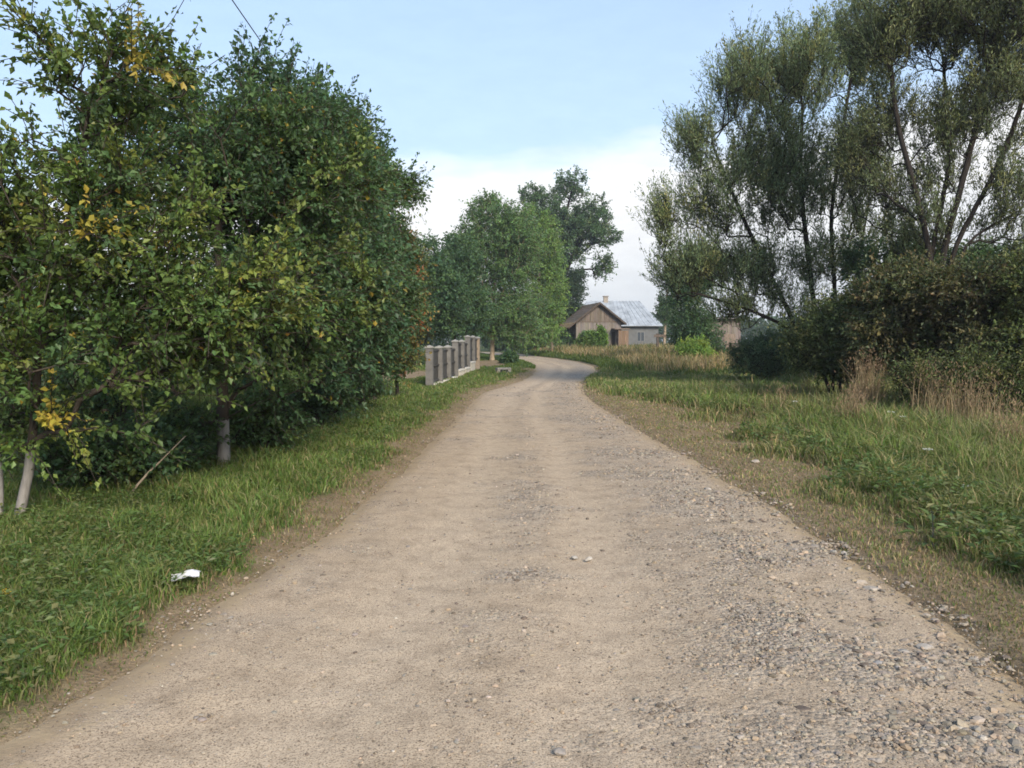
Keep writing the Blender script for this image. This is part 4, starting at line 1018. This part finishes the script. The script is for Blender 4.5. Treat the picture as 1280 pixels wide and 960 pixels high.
def make_house():
    rng = np.random.default_rng(10)
    root = thing('farmhouse', 'old farmhouse with pale hipped metal roof behind the barn', 'house', (8.2, 105, 0), 0)
    W, D, E, A = 10.9, 8.0, 3.35, 6.75
    m = MB(); m.box(0, W, 0, .3, 0, E, (.135, .138, .138)); m.box(0, .3, .302, D, 0, E, (.13, .133, .133)); m.box(W - .3, W, .302, D, 0, E, (.135, .138, .138)); m.box(.302, W - .302, D - .3, D, 0, E, (.13, .133, .133))
    m.build('wall', M['plaster'], root)
    r = MB(); o = .55; hip = 2.3
    e = [(-o, -o, E), (W + o, -o, E), (W + o, D + o, E), (-o, D + o, E)]; rg = [(hip - o + .2, D / 2, A), (W - hip + o - .2, D / 2, A)]
    base = (.30, .333, .37)
    def strip(a0, a1, b0, b1, n):      # eave a0-a1 to ridge b0-b1 in n sheets with standing seams
        a0, a1, b0, b1 = map(np.array, (a0, a1, b0, b1))
        for k in range(n):
            t0, t1 = k / n, (k + 1) / n; p0 = a0 + (a1 - a0) * t0; p1 = a0 + (a1 - a0) * t1; q1 = b0 + (b1 - b0) * t1; q0 = b0 + (b1 - b0) * t0
            for h in range(3):
                u0, u1 = h / 3, (h + 1) / 3
                A_, B_, C_, D_ = p0 + (q0 - p0) * u0, p1 + (q1 - p1) * u0, p1 + (q1 - p1) * u1, p0 + (q0 - p0) * u1
                c = tuple(np.array(base) * rng.uniform(.96, 1.04))
                if rng.random() < .05: c = (.34, .29, .25)
                dz = np.array([0, 0, .05])
                r.hexa([A_ - dz, B_ - dz, C_ - dz, D_ - dz, A_, B_, C_, D_], c)
            sd = (p1 - p0) / max(np.linalg.norm(p1 - p0), .01) * .02; dz = np.array([0, 0, .045])
            if k: r.hexa([p0 - sd, p0 + sd, q0 + sd, q0 - sd, p0 - sd + dz, p0 + sd + dz, q0 + sd + dz, q0 - sd + dz], (.285, .317, .353))
    strip(e[0], e[1], rg[0], rg[1], 16); strip(e[2], e[3], rg[1], rg[0], 16)
    strip(e[1], e[2], rg[1], np.array(rg[1]) + np.array([0, .02, 0]), 10); strip(e[3], e[0], np.array(rg[0]) + np.array([0, .02, 0]), rg[0], 10)
    ro = r.build('roof', M['metal'], root)
    s = MB(); s.box(-o + .03, W + o - .03, -o + .03, D + o - .03, E - .10, E - .052, (.12, .11, .10)); s.build('eaves', M['wood'], root)
    c = MB(); c.box(4.15, 4.75, D / 2 - .32, D / 2 + .28, A - .4, A + .55, (.33, .29, .25)); c.box(4.07, 4.83, D / 2 - .4, D / 2 + .36, A + .551, A + .68, (.25, .23, .21)); c.build('chimney', M['concrete'], ro)
    for x in (6.3, 8.6):
        w = MB(); w.box(x - .5, x + .5, -.05, -.004, 1.3, 1.38, (.19, .19, .185)); w.box(x - .5, x + .5, -.05, -.004, 2.5, 2.58, (.19, .19, .185))
        for q in (-.5, -.04, .42): w.box(x + q, x + q + .08, -.05, -.004, 1.381, 2.499, (.19, .19, .185))
        wo = w.build('window', M['plaster'], root)
        g = MB(); g.box(x - .42, x + .42, -.02, -.003, 1.385, 2.495, (.05, .06, .07)); g.build('pane', M['glass'], wo)
make_house()

def make_shed():
    rng = np.random.default_rng(14)
    b = P(900, 430, 62)
    root = thing('plank_shed', 'small grey plank shed half hidden behind the willow leaves', 'shed', (b[0], 62, 0), -.05)
    m = MB(); x = -1.5
    while x < 1.5: m.box(x + .004, x + .166, -.03 - rng.uniform(0, .012), .03, 0, 2.95, plank_col(rng, (.19, .16, .135), .15)); x += .17
    y = .04
    while y < 3: 
        for s in (-1, 1): m.box(s * 1.53 - .03, s * 1.53 + .03, y, y + .24, 0, 2.95, plank_col(rng, (.28, .23, .18), .2))
        y += .25
    m.build('wall', M['wood'], root)
    r = MB(); r.hexa([(-1.9, -.4, 3.15), (1.9, -.4, 3.15), (1.9, 3.3, 2.955), (-1.9, 3.3, 2.955), (-1.9, -.4, 3.24), (1.9, -.4, 3.24), (1.9, 3.3, 3.05), (-1.9, 3.3, 3.05)], (.18, .17, .155)); r.build('roof', M['wood'], root)
    f = MB(); f.box(-1.5, 1.5, -.06, -.045, 2.951, 3.14, (.22, .18, .14)); f.build('fascia', M['wood'], root)
    d = MB(); d.box(.3, 1.15, -.075, -.045, .02, 2.0, (.22, .17, .13)); d.build('door', M['wood'], root)
make_shed()

# wooden post with a short rail, and the overhead line
g = P(822, 430, 70)
t = thing('wooden_post', 'dark wooden post with a short top board in the dry field', 'post', (g[0], 70, 0), .1)
m = MB(); m.box(-.09, .09, -.09, .09, -.1, 2.1, (.09, .07, .055)); m.build('post', M['wood'], t)
m = MB(); m.box(-.35, .75, -.125, -.092, 1.78, 2.0, (.12, .09, .07)); m.build('board', M['wood'], t)

def make_line():
    pb = np.array([-4.45 - .056 * 23, 36., 0])
    t = thing('utility_pole', 'weathered wooden utility pole among the left trees carrying the cable', 'utility pole', tuple(pb))
    V, Fs = wood_mesh(*[tube([(0, 0, -.1), (0, 0, 3.5), (0, 0, 7.15)], .12, .085)[i] for i in range(4)], 10); build('pole', V, Fs, M['bark'], t, None, True)
    m = MB(); m.box(-.45, .45, -.14, -.086, 6.72, 6.82, (.12, .1, .08)); m.build('crossarm', M['wood'], t)
    m = MB(); m.box(-.03, .03, -.115, -.055, 6.822, 6.98, (.5, .48, .44)); m.build('insulator', M['concrete'], t)
    pts = []
    for y in np.linspace(36, -30, 60):
        q = (36 - y) / 66; pts.append((-4.45 - .056 * (y - 13), y - .085, 6.98 + .35 * ((2 * q - 1) ** 2 - 1) * 0.0 + .02))
    pts = np.array(pts)
    par = np.arange(60) - 1; main = np.append(np.arange(1, 60), -1)
    V, Fs = wood_mesh(pts - pb, par, np.full(60, .010), main, 6)
    o = build('power_cable', V, Fs, M['iron'], None, [np.full((sum(len(f) for f in Fs), 3), .12)], True, tuple(pb))
    tag(o, 'thin overhead power cable crossing the sky above the left trees', 'cable')
make_line()

# ------------------------------------------------------------------ far wood on the horizon
def make_far_wood():
    rng = np.random.default_rng(15)
    n = 42000
    az = rng.uniform(-.85, .85, n); d = rng.uniform(170, 215, n)
    x = np.tan(az) * d
    top = 4.5 + 4.0 * fbm(x * .05 + 40, d * .02, 5, 4)
    z = top * rng.random(n) ** .8
    B = np.stack([x, d, z], 1)
    V, Fq = leaf_geo(B, rng.normal(size=(n, 3)), rng.normal(0, .6, (n, 3)) + np.array([0, -.6, .6]), rng.uniform(.7, 1.4, n), rng.uniform(.5, 1.0, n))
    c = vary(rng, (.045, .075, .034), n, .3, .15)
    tag(build('forest', V, [Fq], M['leaf'], None, [np.concatenate([c, c])]), 'far dark wood along the horizon behind the fields', 'forest', None, 'stuff')
make_far_wood()

# ------------------------------------------------------------------ evening haze
def make_haze():
    m = MB(); m.box(-720, 720, -320, 1520, -1.2, 32, (1, 1, 1))
    o = m.build('haze', None); tag(o, 'thin pale evening haze in the air along the road', 'haze', None, 'stuff')
    mt, nt, ns, lk = newmat('evening_haze')
    v = N(nt, 'ShaderNodeVolumePrincipled', Density=HAZE); v.inputs['Color'].default_value = (.86, .92, 1, 1); v.inputs['Anisotropy'].default_value = .2
    ou = N(nt, 'ShaderNodeOutputMaterial'); lk.new(v.outputs[0], ou.inputs['Volume'])
    o.data.materials.append(mt)
HAZE = .0006
make_haze()
# ------------------------------------------------------------------ camera, sun, sky
cam = bpy.data.cameras.new('camera'); co = bpy.data.objects.new('camera', cam); COL.objects.link(co)
cam.sensor_width = 36; cam.lens = 36 * F / 1280; cam.clip_end = 3000; cam.clip_start = .05
co.location = (0, 0, CAMH); co.rotation_euler = (math.pi / 2 - PITCH, 0, 0)
C.camera = co

SUN_EL, SUN_AZ = math.radians(32), math.radians(154)     # azimuth from +Y towards +X
sun = bpy.data.lights.new('sun', 'SUN'); so = bpy.data.objects.new('sun', sun); COL.objects.link(so)
sun.energy = 2.5; sun.angle = math.radians(22); sun.color = (1, .90, .76)
dv = Vector((math.sin(SUN_AZ) * math.cos(SUN_EL), math.cos(SUN_AZ) * math.cos(SUN_EL), math.sin(SUN_EL)))
so.rotation_euler = dv.to_track_quat('Z', 'Y').to_euler(); so.location = (20, -10, 20)

wd = bpy.data.worlds.new('World'); C.world = wd; wd.use_nodes = True
nt = wd.node_tree; nt.nodes.clear(); lk = nt.links
sky = nt.nodes.new('ShaderNodeTexSky'); sky.sky_type = 'NISHITA'; sky.sun_disc = False
sky.sun_elevation = SUN_EL; sky.sun_rotation = SUN_AZ; sky.air_density = 1.0; sky.dust_density = .6; sky.ozone_density = 1.6; sky.altitude = 300
bg = N(nt, 'ShaderNodeBackground', Strength=.12); lk.new(sky.outputs[0], bg.inputs[0])
tc = N(nt, 'ShaderNodeTexCoord'); sx = N(nt, 'ShaderNodeSeparateXYZ'); lk.new(tc.outputs['Generated'], sx.inputs[0])
mp = N(nt, 'ShaderNodeMapping'); mp.inputs['Scale'].default_value = (5., 5., 16.); lk.new(tc.outputs['Generated'], mp.inputs[0])
nz = N(nt, 'ShaderNodeTexNoise', Scale=1.6, Detail=7., Roughness=.55); lk.new(mp.outputs[0], nz.inputs['Vector'])
# height of the cloud bank's top, a little higher to the right
edge = math_(nt, 'ADD', math_(nt, 'MULTIPLY', sx.outputs[0], .09), .196)
edge = math_(nt, 'ADD', edge, math_(nt, 'MULTIPLY', math_(nt, 'SUBTRACT', nz.outputs['Fac'], .5), .085))
k = math_(nt, 'MULTIPLY', math_(nt, 'SUBTRACT', edge, sx.outputs[2]), 80., True)
k = math_(nt, 'MULTIPLY', k, .96)
veil = math_(nt, 'MULTIPLY_ADD', math_(nt, 'SUBTRACT', .62, sx.outputs[2], True), 1.1); veil.node.inputs[2].default_value = .3
k = math_(nt, 'MAXIMUM', k, veil)
depth = math_(nt, 'MULTIPLY', math_(nt, 'SUBTRACT', edge, sx.outputs[2]), 6., True)
cc = ramp(nt, depth, [(0., (1.10, 1.10, 1.095)), (.35, (1.07, 1.055, 1.04)), (1., (.84, .86, .895))])
veilc = mixc(nt, math_(nt, 'MULTIPLY', math_(nt, 'SUBTRACT', sx.outputs[2], edge), 30., True), cc, (.62, .785, 1.0))
nz2 = N(nt, 'ShaderNodeTexNoise', Scale=3.4, Detail=6., Roughness=.6); lk.new(mp.outputs[0], nz2.inputs['Vector'])
veilc = mixc(nt, k, veilc, mixc(nt, 1., veilc, ramp(nt, nz2.outputs['Fac'], [(.3, (.90, .905, .92)), (.65, (1.03, 1.03, 1.03))]), 'MULTIPLY'))
bg2 = N(nt, 'ShaderNodeBackground', Strength=.43); lk.new(veilc, bg2.inputs[0])
mx = N(nt, 'ShaderNodeMixShader'); lk.new(k, mx.inputs[0]); lk.new(bg.outputs[0], mx.inputs[1]); lk.new(bg2.outputs[0], mx.inputs[2])
ow = N(nt, 'ShaderNodeOutputWorld'); lk.new(mx.outputs[0], ow.inputs[0])

C.render.engine = 'CYCLES'
C.cycles.max_bounces = 8; C.cycles.diffuse_bounces = 5; C.cycles.glossy_bounces = 2; C.cycles.transmission_bounces = 5; C.cycles.transparent_max_bounces = 4
C.cycles.use_denoising = True; C.cycles.filter_width = 1.7
C.cycles.use_adaptive_sampling = True; C.cycles.adaptive_threshold = .02
C.view_settings.view_transform = 'Standard'; C.view_settings.look = 'None'; C.view_settings.exposure = 1.27; C.view_settings.gamma = 1
